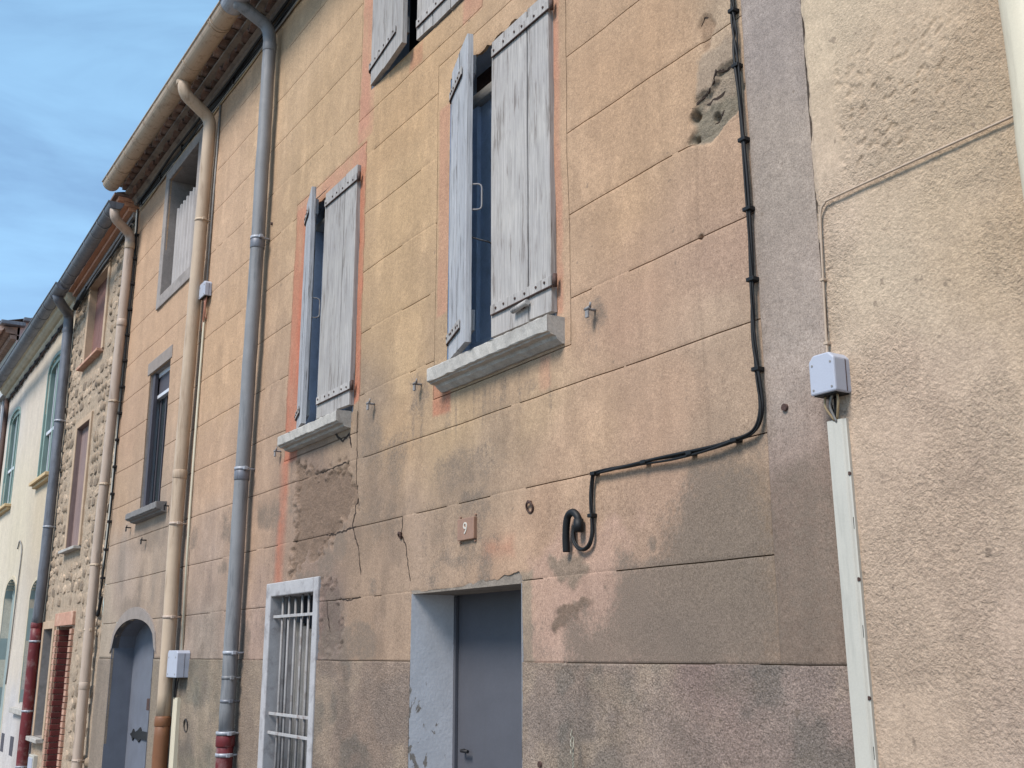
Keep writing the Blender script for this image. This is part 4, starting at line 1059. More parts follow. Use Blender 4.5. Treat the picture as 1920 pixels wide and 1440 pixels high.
# ------------------------------------------------------------------ downpipes
def downpipe(label, segs, collars, brackets, group='downpipes on the house fronts'):
    """segs: (points, radius, material, corner radius)"""
    p0 = segs[-1][0][-1]
    t = thing('downpipe', label, 'downpipe', (p0[0], p0[1], p0[2]), group)
    jr = random.Random(int(abs(p0[0]) * 100))
    for (pts, r, mat, cr_) in segs:
        bp = bend_path(pts, cr_, 6); fp_ = [bp[0]]
        for a, b in zip(bp[:-1], bp[1:]):
            n = max(1, int((b - a).length / .14))
            for k in range(1, n + 1):
                q = a + (b - a) * k / n
                fp_.append(q + Vector((jr.uniform(-.0022, .0022), jr.uniform(-.0015, .0015), 0)) if n > 1 else q)
        MB().tube(fp_, r, 18, radii=[r * jr.uniform(.985, 1.012) for _ in fp_]).build('pipe', mat, t)
    for (x, y, z, r, mat) in collars: MB().tube([(x, y, z - .035), (x, y, z - .03), (x, y, z + .03), (x, y, z + .035)], r, 18, radii=[r - .003, r, r, r - .003]).build('collar', mat, t)
    for (x, y, z, r, mat) in brackets:
        b = MB(); b.tube([(x, y, z - .011), (x, y, z + .011)], r, 18); b.tube([(x + r * .6, y, z), (x + r * .6, 0.01, z)], .007, 7); b.box(x + r - .004, x + r + .022, y - .012, y + .012, z - .012, z + .012, .003); b.build('bracket', mat, t)
    return t
downpipe('thick sand coloured downpipe with an elbow under the gutter and terracotta foot',
         [([(-8.60, -.335, 6.43), (-8.58, -.335, 6.29), (-8.63, -.08, 6.14), (-8.63, -.08, 5.9), (-8.69, -.08, 4.88), (-8.755, -.08, 3.36), (-8.77, -.08, 2.475), (-8.74, -.08, 1.88), (-8.735, -.08, 1.14)], .054, 'plastic_sand', .07),
          ([(-8.735, -.08, 1.14), (-8.735, -.08, .05), (-8.735, -.20, -.02)], .058, 'plastic_terracotta', .05)],
         [(-8.76, -.08, 3.02, .0575, 'plastic_sand'), (-8.735, -.08, 1.10, .0625, 'plastic_terracotta'), (-8.61, -.335, 6.41, .062, 'plastic_sand')], [(-8.74, -.08, 1.885, .058, 'plastic_sand_pale'), (-8.76, -.08, 2.62, .0565, 'plastic_sand_pale'), (-8.67, -.08, 5.2, .0575, 'plastic_sand')])
downpipe('tall grey zinc downpipe on the ochre front with an oxblood foot',
         [([(-7.21, -.335, 6.40), (-7.19, -.31, 6.38), (-7.172, -.10, 6.26), (-7.165, -.08, 6.14), (-7.17, -.08, 5.6), (-7.178, -.08, 4.5), (-7.22, -.08, 2.82), (-7.233, -.08, 1.627), (-7.236, -.08, 1.09)], .049, 'metal_zinc', .06),
          ([(-7.236, -.08, 1.09), (-7.236, -.08, .92), (-7.236, -.08, .0)], .055, 'iron_oxblood', .03)],
         [(-7.165, -.08, 6.08, .0525, 'metal_zinc'), (-7.178, -.08, 4.49, .053, 'metal_zinc_dark'), (-7.22, -.08, 2.80, .053, 'metal_zinc_dark'), (-7.236, -.08, 1.05, .062, 'iron_oxblood')],
         [(-7.178, -.08, 4.535, .0545, 'metal_zinc_pale'), (-7.22, -.08, 2.845, .0545, 'metal_zinc_pale'), (-7.233, -.08, 1.61, .0535, 'metal_zinc_pale'), (-7.236, -.08, 1.10, .0645, 'metal_zinc_pale'), (-7.236, -.08, .965, .0605, 'metal_zinc_pale'), (-7.234, -.08, 1.45, .0505, 'metal_zinc'), (-7.235, -.08, 1.30, .0505, 'metal_zinc_dark')])
downpipe('pale beige downpipe with brackets at the edge of the stone house',
         [([(-11.22, -.29, 6.20), (-11.20, -.29, 6.08), (-11.34, -.08, 5.98), (-11.34, -.08, 5.75), (-11.44, -.08, 4.158), (-11.60, -.08, 2.484), (-11.61, -.08, .53), (-11.61, -.08, .02)], .050, 'plastic_sand_pale', .07)],
         [(-11.38, -.08, 5.0, .0525, 'plastic_sand_pale'), (-11.33, -.08, 5.85, .053, 'plastic_sand'), (-11.605, -.08, 1.3, .0525, 'plastic_sand_pale')],
         [(-11.44, -.08, 4.158, .053, 'plastic_sand'), (-11.52, -.08, 3.30, .053, 'plastic_sand'), (-11.60, -.08, 2.484, .053, 'plastic_sand'), (-11.61, -.08, 1.84, .053, 'plastic_sand'), (-11.61, -.08, .60, .053, 'plastic_sand_pale')])
downpipe('grey zinc downpipe with oxblood lower half between the stone and cream houses',
         [([(-14.10, -.32, 6.06), (-14.08, -.30, 5.98), (-14.52, -.09, 5.94), (-14.53, -.08, 5.8), (-14.46, -.08, 3.947), (-14.52, -.08, 2.474), (-14.60, -.08, 1.93)], .062, 'metal_zinc_dark', .12),
          ([(-14.60, -.08, 1.93), (-14.65, -.08, .284), (-14.65, -.08, -.05)], .066, 'iron_oxblood', .03)],
         [(-14.53, -.08, 5.72, .066, 'metal_zinc_dark'), (-14.60, -.08, 1.95, .069, 'iron_oxblood')],
         [(-14.47, -.08, 4.5, .066, 'metal_zinc_pale'), (-14.485, -.08, 3.15, .066, 'metal_zinc_pale'), (-14.605, -.08, 1.76, .070, 'metal_zinc_pale'), (-14.63, -.08, .94, .070, 'metal_zinc_pale'), (-14.65, -.08, .3, .07, 'metal_zinc_pale')])
downpipe('wide ivory downpipe cut by the right edge of the picture',
         [([(-1.325, -.10, 7.0), (-1.325, -.10, 4.0), (-1.315, -.10, -.05)], .062, 'plastic_ivory', .03)], [(-1.32, -.10, 4.6, .067, 'plastic_ivory')], [(-1.32, -.10, 4.2, .066, 'plastic_ivory')])

# ------------------------------------------------------------------ stone house
houseC = thing('terraced_house', 'rubble stone house with bricked doorway and orange painted eaves', 'house', (-13, 0, 0))
CX0, CX1 = -14.58, XB
C1 = (-13.60, -12.66, 5.03, 6.06); C2 = (-13.60, -12.90, 2.79, 4.25); C3 = (-14.46, -13.90, .66, 1.90); C4 = (-13.60, -12.89, -.2, 1.915)
HC = [C1, C2, C3, C4]
def ctop(x): return 6.34 + (x - XB) * .055
cw = MB(); xs_ = sorted(set(list(np.linspace(CX0, CX1, 90)) + [v for h in HC for v in h[:2]])); zs_ = sorted(set(list(np.linspace(-.2, 6.4, 150)) + [v for h in HC for v in h[2:]]))
XX, ZZ = np.meshgrid(xs_, zs_, indexing='ij'); YY = -(fbm(XX * 7, ZZ * 9, 4, 301) - .5) * .018 + .002
for i in range(len(xs_) - 1):
    for j in range(len(zs_) - 1):
        cx, cz = (xs_[i] + xs_[i + 1]) / 2, (zs_[j] + zs_[j + 1]) / 2
        if any(h[0] < cx < h[1] and h[2] < cz < h[3] for h in HC) or cz > ctop(cx) + .05: continue
        cw.quad(*[(xs_[a], float(YY[a, b]), zs_[b]) for a, b in ((i, j), (i + 1, j), (i + 1, j + 1), (i, j + 1))], True)
cw.build('wall', 'stone_mortar', houseC, fix=False)
# stones: jittered rubble courses, 300 largest parts and a joined remainder of small pinning stones
rnd = random.Random(21); STM = []
for k in range(12):
    n = rnd.choice((6, 7, 8)); ring = []; r2 = []
    for j in range(n):
        a = 2 * math.pi * (j + rnd.uniform(-.33, .33)) / n; s = (abs(math.cos(a)) ** 4 + abs(math.sin(a)) ** 4) ** -.25 * rnd.uniform(.72, 1.02)
        ring.append((math.cos(a) * s * .5, .022, math.sin(a) * s * .5)); r2.append((math.cos(a) * s * rnd.uniform(.33, .42), -rnd.uniform(.004, .014), math.sin(a) * s * rnd.uniform(.33, .42)))
    v = ring + r2 + [(rnd.uniform(-.1, .1), -rnd.uniform(.010, .022), rnd.uniform(-.1, .1))]
    f = [(j, (j + 1) % n, n + (j + 1) % n, n + j) for j in range(n)] + [(n + j, n + (j + 1) % n, 2 * n) for j in range(n)]
    me = bpy.data.meshes.new('stone'); me.from_pydata(v, [], f); me.materials.append(MATS['stone_rubble']); STM.append(me)
stones = []; z = 0.0
while z < 6.3:
    h = rnd.uniform(.09, .16); x = CX0 + rnd.uniform(0, .1)
    while x < CX1:
        w = rnd.uniform(.10, .30); cx, cz = x + w / 2, z + h / 2 + rnd.uniform(-.02, .02)
        ok = cz + h / 2 < ctop(cx) - .02 and x > CX0 and x + w < CX1 - .01
        for q in HC: ok &= not (q[0] - .16 < cx + w / 2 and cx - w / 2 < q[1] + .16 and q[2] - .16 < cz + h / 2 and cz - h / 2 < q[3] + .20)
        if ok and rnd.random() < .95: stones.append((cx, cz, w * .99, h * .99))
        x += w
    z += h
stones.sort(key=lambda s: -s[2] * s[3])
for (cx, cz, w, h) in stones[:290]:
    o = bpy.data.objects.new('stone', rnd.choice(STM)); COL.objects.link(o); attach(o, houseC)
    o.location = (cx, -.004, cz); o.scale = (w, rnd.uniform(.3, .65), h); o.rotation_euler = (0, R(rnd.uniform(-9, 9)), 0)
sm = MB()
for (cx, cz, w, h) in stones[290:]:
    me = rnd.choice(STM); n0 = len(sm.v); sm.v += [(cx + v.co.x * w, v.co.y - .004, cz + v.co.z * h) for v in me.vertices]
    for p in me.polygons: sm.f.append(tuple(n0 + i for i in p.vertices)); sm.sm.append(True)
if sm.v:
    so_ = sm.build('small_stones', 'stone_rubble', houseC, fix=False); so_['kind'] = 'stuff'
def surround(parent, h, w, mat, y=-.02, wl=None, bottom=False):
    b = MB(); b.box(h[0] - w, h[0], y, .05, h[2] - (w if bottom else 0), h[3] + w, .004); b.box(h[1], h[1] + w, y, .05, h[2] - (w if bottom else 0), h[3] + w, .004); b.box(h[0], h[1], y, .05, h[3], h[3] + w, .004)
    if bottom: b.box(h[0], h[1], y, .05, h[2] - w, h[2], .004)
    return b.build('window_surround', mat, parent)
surround(houseC, C1, .09, 'plaster_beige'); surround(houseC, C2, .08, 'plaster_beige'); surround(houseC, C3, .09, 'plaster_beige')
reveal(*C1, -.01, .07).build('reveal', 'plaster_beige', houseC, fix=False); reveal(*C2, -.01, .05).build('reveal', 'board_mauve', houseC, fix=False); reveal(*C3, -.01, .10).build('reveal', 'cement_grey', houseC, fix=False)
for k in range(3):
    xa = C1[0] + k * (C1[1] - C1[0]) / 3; MB().box(xa + .003, xa + (C1[1] - C1[0]) / 3 - .003, .065, .10, C1[2], C1[3], .003).build('shutter_board', 'board_brown', houseC)
    xa = C2[0] + k * (C2[1] - C2[0]) / 3; MB().box(xa + .002, xa + (C2[1] - C2[0]) / 3 - .002, .045, .08, C2[2], C2[3], .002).build('shutter_board', 'board_mauve', houseC)
MB().box(C3[0], C3[1], .095, .12, C3[2], C3[3]).build('window', 'window_glass', houseC)
MB().box(C3[0] + .22, C3[0] + .27, .07, .10, C3[2], C3[3], .003).build('glazing_bar', 'roller_dark', houseC)
MB().box(C1[0] - .12, C1[1] + .06, -.075, .05, C1[2] - .035, C1[2] - .002, .004).build('sill', 'brick_orange', houseC)
MB().box(C2[0] - .12, C2[1] + .06, -.075, .05, C2[2] - .035, C2[2] - .002, .004).build('sill', 'sill_stone', houseC)
MB().box(C3[0] - .08, C3[1] + .02, -.085, .05, C3[2] - .05, C3[2] - .002, .004).build('sill', 'sill_stone', houseC)
# brick reveal of the doorway: a brick object per course face
bme = MB().box(-.012, .012, -.105, .105, -.0275, .0275, .003); bmesh_ = bpy.data.meshes.new('brick'); bmesh_.from_pydata(bme.v, [], bme.f); bmesh_.materials.append(MATS['brick_red'])
bmf = MB().box(-.055, .055, -.02, .02, -.0275, .0275, .003); bmesh_f = bpy.data.meshes.new('brick'); bmesh_f.from_pydata(bmf.v, [], bmf.f); bmesh_f.materials.append(MATS['brick_orange'])
reveal(C4[0] - .01, C4[1] + .01, -.1, C4[3], .0, .45, 'lrt').build('door_reveal', 'brick_mortar', houseC, fix=False)
MB().box(C4[0] - .01, C4[1] + .01, .42, .45, -.1, C4[3]).build('door', 'room_dark', houseC)
for k in range(30):
    z = -.05 + k * .0655
    if z > 1.88: break
    for (x, mesh, yy) in ((C4[0], bmesh_, .105), (C4[0], bmesh_, .33), (C4[1], bmesh_, .105)):
        o = bpy.data.objects.new('brick', mesh); COL.objects.link(o); attach(o, houseC); o.location = (x + rnd.uniform(-.002, .002), yy + (.0 if k % 2 else .012), z)
    for x in (C4[0] - .068, C4[1] + .068):
        o = bpy.data.objects.new('brick', bmesh_f); COL.objects.link(o); attach(o, houseC); o.location = (x, -.006 + rnd.uniform(-.002, .002), z)
MB().box(C4[0] - .14, C4[1] + .14, -.03, .05, C4[3] + .003, C4[3] + .15, .006).build('door_lintel', 'brick_orange', houseC)
MB().box(CX0 + .01, CX1 - .01, 1.62, 1.66, -.1, 6.3, 0).build('rear_wall', 'room_dark', houseC)  # dark sheet added out of sight so gaps show no sky
# eaves: three stepped orange boards, cement strip
for k, (ya, yb, za, zb, mat) in enumerate(((-.05, .02, .0, .05, 'cement_grey'), (-.10, .02, .055, .10, 'eave_orange'), (-.155, .02, .105, .15, 'eave_orange'), (-.215, .02, .155, .20, 'eave_orange'), (-.26, .02, .205, .235, 'tile_terracotta'))):
    b = MB(); pr = [(yb, za), (ya, za), (ya, zb), (yb, zb)]
    rows = [[(x, p[0], ctop(x) - .10 + p[1]) for p in pr] for x in np.linspace(CX0 + .25, CX1, 12)]
    for i in range(11):
        for j in range(4): b.quad(rows[i][j], rows[i][(j + 1) % 4], rows[i + 1][(j + 1) % 4], rows[i + 1][j])
    for r_ in (rows[0], rows[-1]): m0 = len(b.v); b.v += r_; b.f.append(tuple(range(m0, m0 + 4))); b.sm.append(False)
    b.build('eave_board', mat, houseC)
rf = MB(); rf.quad((CX0, -.24, ctop(CX0) + .14), (CX1, -.24, ctop(CX1) + .14), (CX1, 5, 8.0), (CX0, 5, 7.9)); rf.build('roof', 'tile_terracotta', houseC, fix=False)
mbx = thing('meter_box', 'small white meter box low on the wall under the dark ground floor window', 'meter box', (-14.3, 0, .1))
MB().box(-14.42, -14.12, -.05, .02, .10, .46, .008).build('case', 'plastic_cream', mbx); MB().box(-14.40, -14.14, -.058, -.049, .13, .43, .004).build('lid', 'plastic_grey', mbx)

# ------------------------------------------------------------------ cream house
houseD = thing('terraced_house', 'cream rendered house with pale green arched windows', 'house', (-17, 0, 0))
DX0, DX1 = -20.05, -14.58
D1 = (-16.15, -15.12, 3.93, 5.50, .14); D2 = (-19.50, -18.50, 3.90, 5.36, .14); D3 = (-18.0, -17.02, -.2, 2.42, .25); D4 = (-15.76, -14.90, 1.0, 2.32, .22)
def dtop(x): return 6.20 + (x + 14.5) * .029
def cells_D(X, Z):
    ids = np.zeros(X.shape, int)
    for (a, b, c, d, r) in (D1, D2, D3, D4): ids = np.where((X > a) & (X < b) & (Z > c) & (Z < arch_z(X, a, b, d, r)), -1, ids)
    return np.where(Z > dtop(X), -1, ids)
DP = idw([(-15, 5.5, 222, 206, 184), (-17, 5.5, 226, 212, 196), (-19, 5.5, 226, 216, 206), (-15.5, 3.5, 222, 204, 178), (-17.5, 3.4, 228, 214, 190), (-19, 3, 232, 218, 196), (-15.2, 1.8, 206, 188, 166), (-16.5, 1.6, 226, 212, 196), (-16.4, .8, 214, 208, 206), (-18.5, 1.5, 238, 230, 212), (-15.3, .6, 196, 188, 184)])
facade(houseD, lines(DX0, DX1, .035, [v for q in (D1, D2, D3, D4) for v in q[:2]]), lines(-.1, 6.25, .035, [v for q in (D1, D2, D3, D4) for v in (q[2],)]), cells_D, lambda k: 'wall', 'cream_render',
       lambda X, Z: -(fbm(X, Z, 3, 401) - .5) * .02, lambda X, Z: DP(X, Z) * (0.9 + .2 * fbm(X * 4, Z * .7, 4, 402))[..., None], lambda X, Z: np.stack([0 * X, 0 * X + .1, 0 * X], -1), depth=.1, warp=.004)
def arched(parent, q, kind):
    a, b, c, d, r = q; xs = np.linspace(a, b, 17); top = [(x, float(arch_z(x, a, b, d, r))) for x in xs]
    poly = [(a, c)] + [(b, c)] + top[::-1]
    # moulded surround ring and frame
    def ring(w_out, w_in, y0, y1, name, mat):
        m_ = MB(); cx = (a + b) / 2; sc = lambda p, w: (cx + (p[0] - cx) * (1 + 2 * w / (b - a)), p[1] + w * max(0, (p[1] - d) / r) if p[1] > d else p[1])
        path = [(a, c)] + top + [(b, c)]
        for p, s in zip(path[:-1], path[1:]):
            m_.slab([sc(p, w_in), sc(s, w_in), sc(s, w_out), sc(p, w_out)], y0, y1)
        return m_.build(name, mat, parent)
    if kind == 'window':
        f = ring(.0, -.075, .015, .09, 'window_frame', 'window_green'); ring(.05, .0, -.012, .02, 'window_surround', 'window_green')
        MB().slab(poly, .08, .086).build('pane', 'window_glass', f)
        cx = (a + b) / 2
        MB().box(cx - .035, cx + .035, .03, .08, c, d + r - .03, .004).build('mullion', 'window_green', f); MB().box(a + .06, b - .06, .032, .079, c + (d - c) * .42, c + (d - c) * .42 + .05, .004).build('transom', 'white_aluminium', f)
        MB().box(a + .06, b - .06, .034, .079, c, c + .08, .004).build('bottom_rail', 'window_green', f)
        for x in (a + .27, b - .27): MB().box(x - .012, x + .012, .05, .079, c, d + r * .7, .002).build('glazing_bar', 'white_aluminium', f)
        s_ = MB().box(a - .10, b + .10, -.10, .02, c - .045, c, .005); s_.box(a - .06, b + .06, -.06, .02, c - .085, c - .046, .005); s_.build('sill', 'sill_cream', parent)
    else:
        rvb = MB(); path = [(a, c)] + top + [(b, c)]
        for p, s in zip(path[:-1], path[1:]): rvb.quad((p[0], -.004, p[1]), (p[0], .098, p[1]), (s[0], .098, s[1]), (s[0], -.004, s[1]))
        rvb.build('reveal', 'shutter_teal', parent, fix=False)
        MB().slab(poly, .10, .12).build('shutter', 'shutter_teal', parent); ring(.055, .006, -.010, .02, 'window_surround', 'cornice_cream')
arched(houseD, D1, 'window'); arched(houseD, D2, 'window'); arched(houseD, D3, 'blind'); arched(houseD, D4, 'blind')
MB().box(D4[0] - .4, D4[1] + .1, -.06, .02, .86, .93, .006).build('sill', 'sill_stone', houseD)
for x in (-16.15, -16.9): MB().box(x, x + .25, -.006, .02, .32, .56, .003).build('vent', 'roller_dark', houseD)
b = MB(); prof = [(.05, -.06), (-.03, -.06), (-.05, -.03), (-.055, .0), (-.09, .01), (-.13, .04), (-.15, .075), (-.20, .085), (-.205, .12), (.05, .13)]
rows = [[(x, p[0], dtop(x) - .08 + p[1]) for p in prof] for x in np.linspace(DX0, DX1 + .1, 22)]; k = len(prof)
for i in range(21):
    for j in range(k): b.quad(rows[i][j], rows[i][(j + 1) % k], rows[i + 1][(j + 1) % k], rows[i + 1][j])
for r_ in (rows[0], rows[-1]): m0 = len(b.v); b.v += r_; b.f.append(tuple(range(m0, m0 + k))); b.sm.append(False)
b.build('cornice', 'cornice_cream', houseD)
rf = MB(); rf.quad((DX0, -.24, 6.08), (DX1, -.24, 6.24), (DX1, 5, 7.5), (DX0, 5, 7.4)); rf.build('roof', 'tile_terracotta', houseD, fix=False)

# ------------------------------------------------------------------ far white house with taller eaves
houseE = thing('terraced_house', 'far pale house at the left edge rising above the cream house', 'house', (-23, 0, 0))
E1 = (-21.6, -20.55, 4.1, 6.2)
wall_sheet(-27, DX0, -.2, 7.05, .01, [E1]).build('wall', 'plastic_cream', houseE, fix=False)
reveal(*E1, .01, .15).build('reveal', 'sill_stone', houseE, fix=False)
MB().box(*E1[:2], .14, .15, *E1[2:]).build('pane', 'window_glass', houseE)
ef = MB(); ef.box(E1[0], E1[0] + .07, .08, .139, E1[2], E1[3], .004); ef.box(E1[1] - .07, E1[1], .08, .139, E1[2], E1[3], .004); ef.box(-21.1, -21.05, .08, .139, E1[2], E1[3], .004); ef.build('window_frame', 'white_aluminium', houseE)
gb = MB(); gb.slab([(0, 0), (1, 0), (1, 1), (0, 1)], 0, 1); gb.v = []; gb.f = []; gb.sm = []
for (ya, yb) in ((0.01, 1.2), (1.2, 2.6), (2.6, 5.0)): gb.quad((DX0, ya, 5.0), (DX0, yb, 5.0), (DX0, yb, 7.30 + yb * .28), (DX0, ya, 7.30 + ya * .28))
gb.build('gable_wall', 'gable_pink', houseE, fix=False)
rv_ = MB()
for k in range(9):
    y = -.28 + k * .36; zz = 7.30 + y * .28
    rv_.box(DX0 - .15, DX0 + .12, y, y + .40, zz, zz + .07, .012)
rv_.build('verge', 'metal_zinc_dark', houseE)
rf = MB(); rf.quad((-27, -.30, 7.28), (DX0 + .02, -.30, 7.28), (DX0 + .02, 5, 8.75), (-27, 5, 8.75)); rf.build('roof', 'tile_terracotta', houseE, fix=False)
em = MB()
em.prism([(.05, 6.98), (-.08, 7.0), (-.10, 7.06), (.05, 7.07)], list(np.linspace(-27, DX0, 6))); em.prism([(.05, 7.075), (-.17, 7.10), (-.20, 7.20), (.05, 7.22)], list(np.linspace(-27, DX0, 6))); em.build('eave_moulding', 'tile_terracotta', houseE)
gutter('pinkish gutter on the far pale house at the left edge', -26, DX0 - .02, 7.16, 7.20, -.28, .085, 'gutter_pink', [-20.4 - .4 * k for k in range(8)])

# ------------------------------------------------------------------ right hand neighbour, trowelled render
houseF = thing('terraced_house', 'pinkish cream neighbour house of rough trowelled render on the right', 'house', (0, 0, 0))
FX0, FX1, FT = XR + .015, 3.2, 6.6
FP = idw([(-2.05, 3.6, 221, 200, 179), (-2.05, 2.9, 217, 194, 177), (-1.8, 3.3, 213, 190, 170), (-1.45, 3.2, 209, 184, 162), (-1.42, 2.9, 209, 186, 164), (-1.38, 2.6, 209, 184, 160), (-1.8, 2.6, 215, 194, 175), (-1.6, 2.2, 213, 190, 173), (-1.9, 2.2, 211, 186, 170), (-1.85, 1.9, 209, 184, 167), (-1.6, 1.7, 209, 185, 171), (-1.9, 1.5, 205, 181, 164), (-1.7, 1.35, 205, 182, 171), (-1.2, 2, 211, 192, 176), (0, 2, 211, 192, 176), (0, 5, 213, 194, 176), (2.5, 3, 211, 192, 176)])
def disp_F(X, Z):
    a = 0.62; u = X * math.cos(a) + Z * math.sin(a); v = -X * math.sin(a) + Z * math.cos(a)
    wob = fbm(X * 9, Z * 9, 3, 501) - .5
    rg = fbm(u * 52 + wob * 2.8, v * 84 + wob * 2.8, 3, 502, .6)
    blob = fbm(X * 14, Z * 14, 3, 503)
    patch = smooth(.38, .62, fbm(X * 4.2, Z * 4.2, 3, 504))
    upper = smooth(2.95, 3.05, Z + (X + 2) * .02)
    sm = smooth(-1.97, -2.03, X) * upper                      # smooth strip beside the seam
    amp = (.0012 + .0016 * patch) * (1 - .8 * sm)
    y = -(np.abs(rg - .5) * 1.3 + (rg - .5) * .9) * amp - (blob - .5) * .002
    pit = smooth(.72, .80, vnoise(u * 46, v * 60, 505)) * smooth(-1.35, -1.75, X) * upper * smooth(3.55, 3.25, Z) * (1 - sm)
    y = y + pit * .0045 - upper * .003
    flat = smooth(.6, .75, fbm(X * 3 + 9, Z * 3, 3, 506)); y = y * (1 - .5 * flat)
    return np.clip(y - .018, -.05, .02)
XF = lines(FX0, FX1, lambda x: .0048 if x < -1.25 else .03, [-1.25]); ZF = lines(-.1, FT, lambda z: .0048 if 1.15 < z < 3.75 else .03, [1.15, 3.75])
def wash_F(X, Z):
    C = FP(X, Z) * np.array([1.01, .985, .90]); return C * (0.96 + .08 * fbm(X * 5, Z * 5, 5, 511))[..., None]
facade(houseF, XF, ZF, lambda X, Z: np.zeros(X.shape, int), lambda k: 'wall', 'trowelled_render', disp_F, wash_F, lambda X, Z: np.stack([(1 - .8 * smooth(-1.96, -2.03, X) * smooth(2.95, 3.05, Z)) * (.5 + .5 * smooth(.35, .6, fbm(X * 4.2, Z * 4.2, 3, 504))), 0 * X + .05, 0 * X], -1), depth=.02)
MB().box(XR - .004, FX0 + .06, .004, .03, -.1, TOPZ, 0).build('seam_backing', 'crack_dark', houseF)  # dark backing behind the open gap, its colour stands in for shade
fw = [c for c in houseF.children if c.name.startswith('wall')][0].data
co = np.empty(len(fw.vertices) * 3); fw.vertices.foreach_get('co', co); co = co.reshape(-1, 3)
fade = smooth(FX0 + .05, FX0, co[:, 0]); co[:, 0] += fade * ((fbm(co[:, 2] * 14, co[:, 2] * 0 + 3, 4, 521) - .5) * .022 - .003); co[:, 1] += smooth(FX0 + .012, FX0, co[:, 0]) * .006
fw.vertices.foreach_set('co', co.ravel()); fw.update()
rf = MB(); rf.quad((FX0, -.35, FT), (FX1, -.35, FT), (FX1, 5, 8.2), (FX0, 5, 8.2)); rf.build('roof', 'tile_terracotta', houseF, fix=False)

# ------------------------------------------------------------------ cables, boxes and trunking
cab = thing('cable', 'twisted black service cable clipped down the pilaster and ending in a hooked sleeve', 'cable', (-3.3, -.02, 1.99))
CP = [(-2.42, 6.3), (-2.415, 5.2), (-2.412, 4.3), (-2.409, 3.843), (-2.405, 3.714), (-2.403, 3.567), (-2.394, 3.28), (-2.391, 2.988), (-2.393, 2.8), (-2.398, 2.582), (-2.389, 2.43), (-2.388, 2.345), (-2.422, 2.290), (-2.507, 2.274), (-2.633, 2.264), (-2.80, 2.264), (-2.938, 2.268), (-3.10, 2.270), (-3.254, 2.273), (-3.282, 2.262), (-3.293, 2.20), (-3.293, 2.125), (-3.289, 2.043), (-3.314, 1.998), (-3.365, 1.989), (-3.406, 2.023), (-3.412, 2.085)]
sp_ = smooth_path([(x, -.022, z) for x, z in CP], 10)
acc = 0
st = [[], [], []]
for i, p in enumerate(sp_):
    if i: acc += (p - sp_[i - 1]).length
    t = (sp_[min(i + 1, len(sp_) - 1)] - sp_[max(i - 1, 0)]).normalized(); sd_ = t.cross(Vector((0, 1, 0))).normalized()
    for k in range(3):
        a = acc * 8 + math.sin(acc * 5) * 1.2 + k * 2.094; wv = .0042 + .0055 * max(0, math.sin(acc * 7.3 + 1) * math.sin(acc * 3.1)); st[k].append(p + sd_ * math.cos(a) * wv + Vector((0, 1, 0)) * math.sin(a) * .0045)
for k in range(3): MB().tube(st[k], (.0056, .0044, .0036)[k], 7).build('strand', 'rubber_black', cab)
for (x, z) in ((-2.407, 3.799), (-2.404, 3.582), (-2.395, 3.296), (-2.392, 3.041), (-2.394, 2.793), (-2.394, 2.488), (-2.507, 2.274), (-2.723, 2.264), (-2.967, 2.27), (-3.292, 2.111), (-3.27, 2.27)):
    b = MB(); q = .004 * math.sin(z * 77); b.box(x - .016, x + .014 + q, -.033, .008, z - .007, z + .007, .002); b.build('clip', 'rubber_black', cab)
MB().tube(smooth_path([(-3.367, -.03, 2.065), (-3.365, -.032, 2.105), (-3.383, -.034, 2.128), (-3.405, -.034, 2.134), (-3.430, -.034, 2.122), (-3.443, -.033, 2.09), (-3.452, -.03, 2.04), (-3.457, -.025, 1.985)], 8), .0145, 12).build('sleeve', 'rubber_black', cab)
MB().tube([(-3.367, -.03, 2.105), (-3.367, -.03, 2.055)], .019, 12).build('sleeve_collar', 'rubber_black', cab)

def jbox(label, x0, x1, y0, z0, z1, wires, roof=.02):
    t = thing('junction_box', label, 'junction box', ((x0 + x1) / 2, y0 / 2, z0), 'junction boxes on the house fronts')
    b = MB(); xa, xb = x0, x1
    prof = [(xa, z0), (xb, z0), (xb, z1 - roof), (xb - roof, z1), (xa + roof, z1), (xa, z1 - roof)]
    b.slab(prof, y0, .0); me_b = bmesh.new(); tmp = bpy.data.meshes.new('t'); tmp.from_pydata(b.v, [], b.f); me_b.from_mesh(tmp); bmesh.ops.recalc_face_normals(me_b, faces=me_b.faces[:]); bmesh.ops.bevel(me_b, geom=me_b.edges[:], offset=.005, segments=2, affect='EDGES', profile=.5)
    c = MB(); c.add_bm(me_b); c.build('case', 'plastic_grey', t); bpy.data.meshes.remove(tmp)
    for (pts, r, mat) in wires: MB().tube(smooth_path(pts, 6), r, 7).build('wire', mat, t)
    MB().box(xa + .008, xb - .008, y0 + .008, -.004, z0 - .003, z0 + .002).build('gland_plate', 'rubber_black', t)
    w_ = xb - xa; h_ = z1 - z0
    MB().box(xa - .0012, xb + .0012, y0 * .42 - .0012, y0 * .42 + .0012, z0 + .004, z1 - roof - .002).build('lid_seam', 'iron_rust', t)
    for (fx_, fz_) in ((.14, .12), (.86, .12), (.14, .74), (.86, .74)): MB().tube([(xa + w_ * fx_, y0 + .002, z0 + h_ * fz_), (xa + w_ * fx_, y0 - .0015, z0 + h_ * fz_)], .0035 if w_ < .12 else .007, 8).build('screw', 'cable_grey', t)
    return t
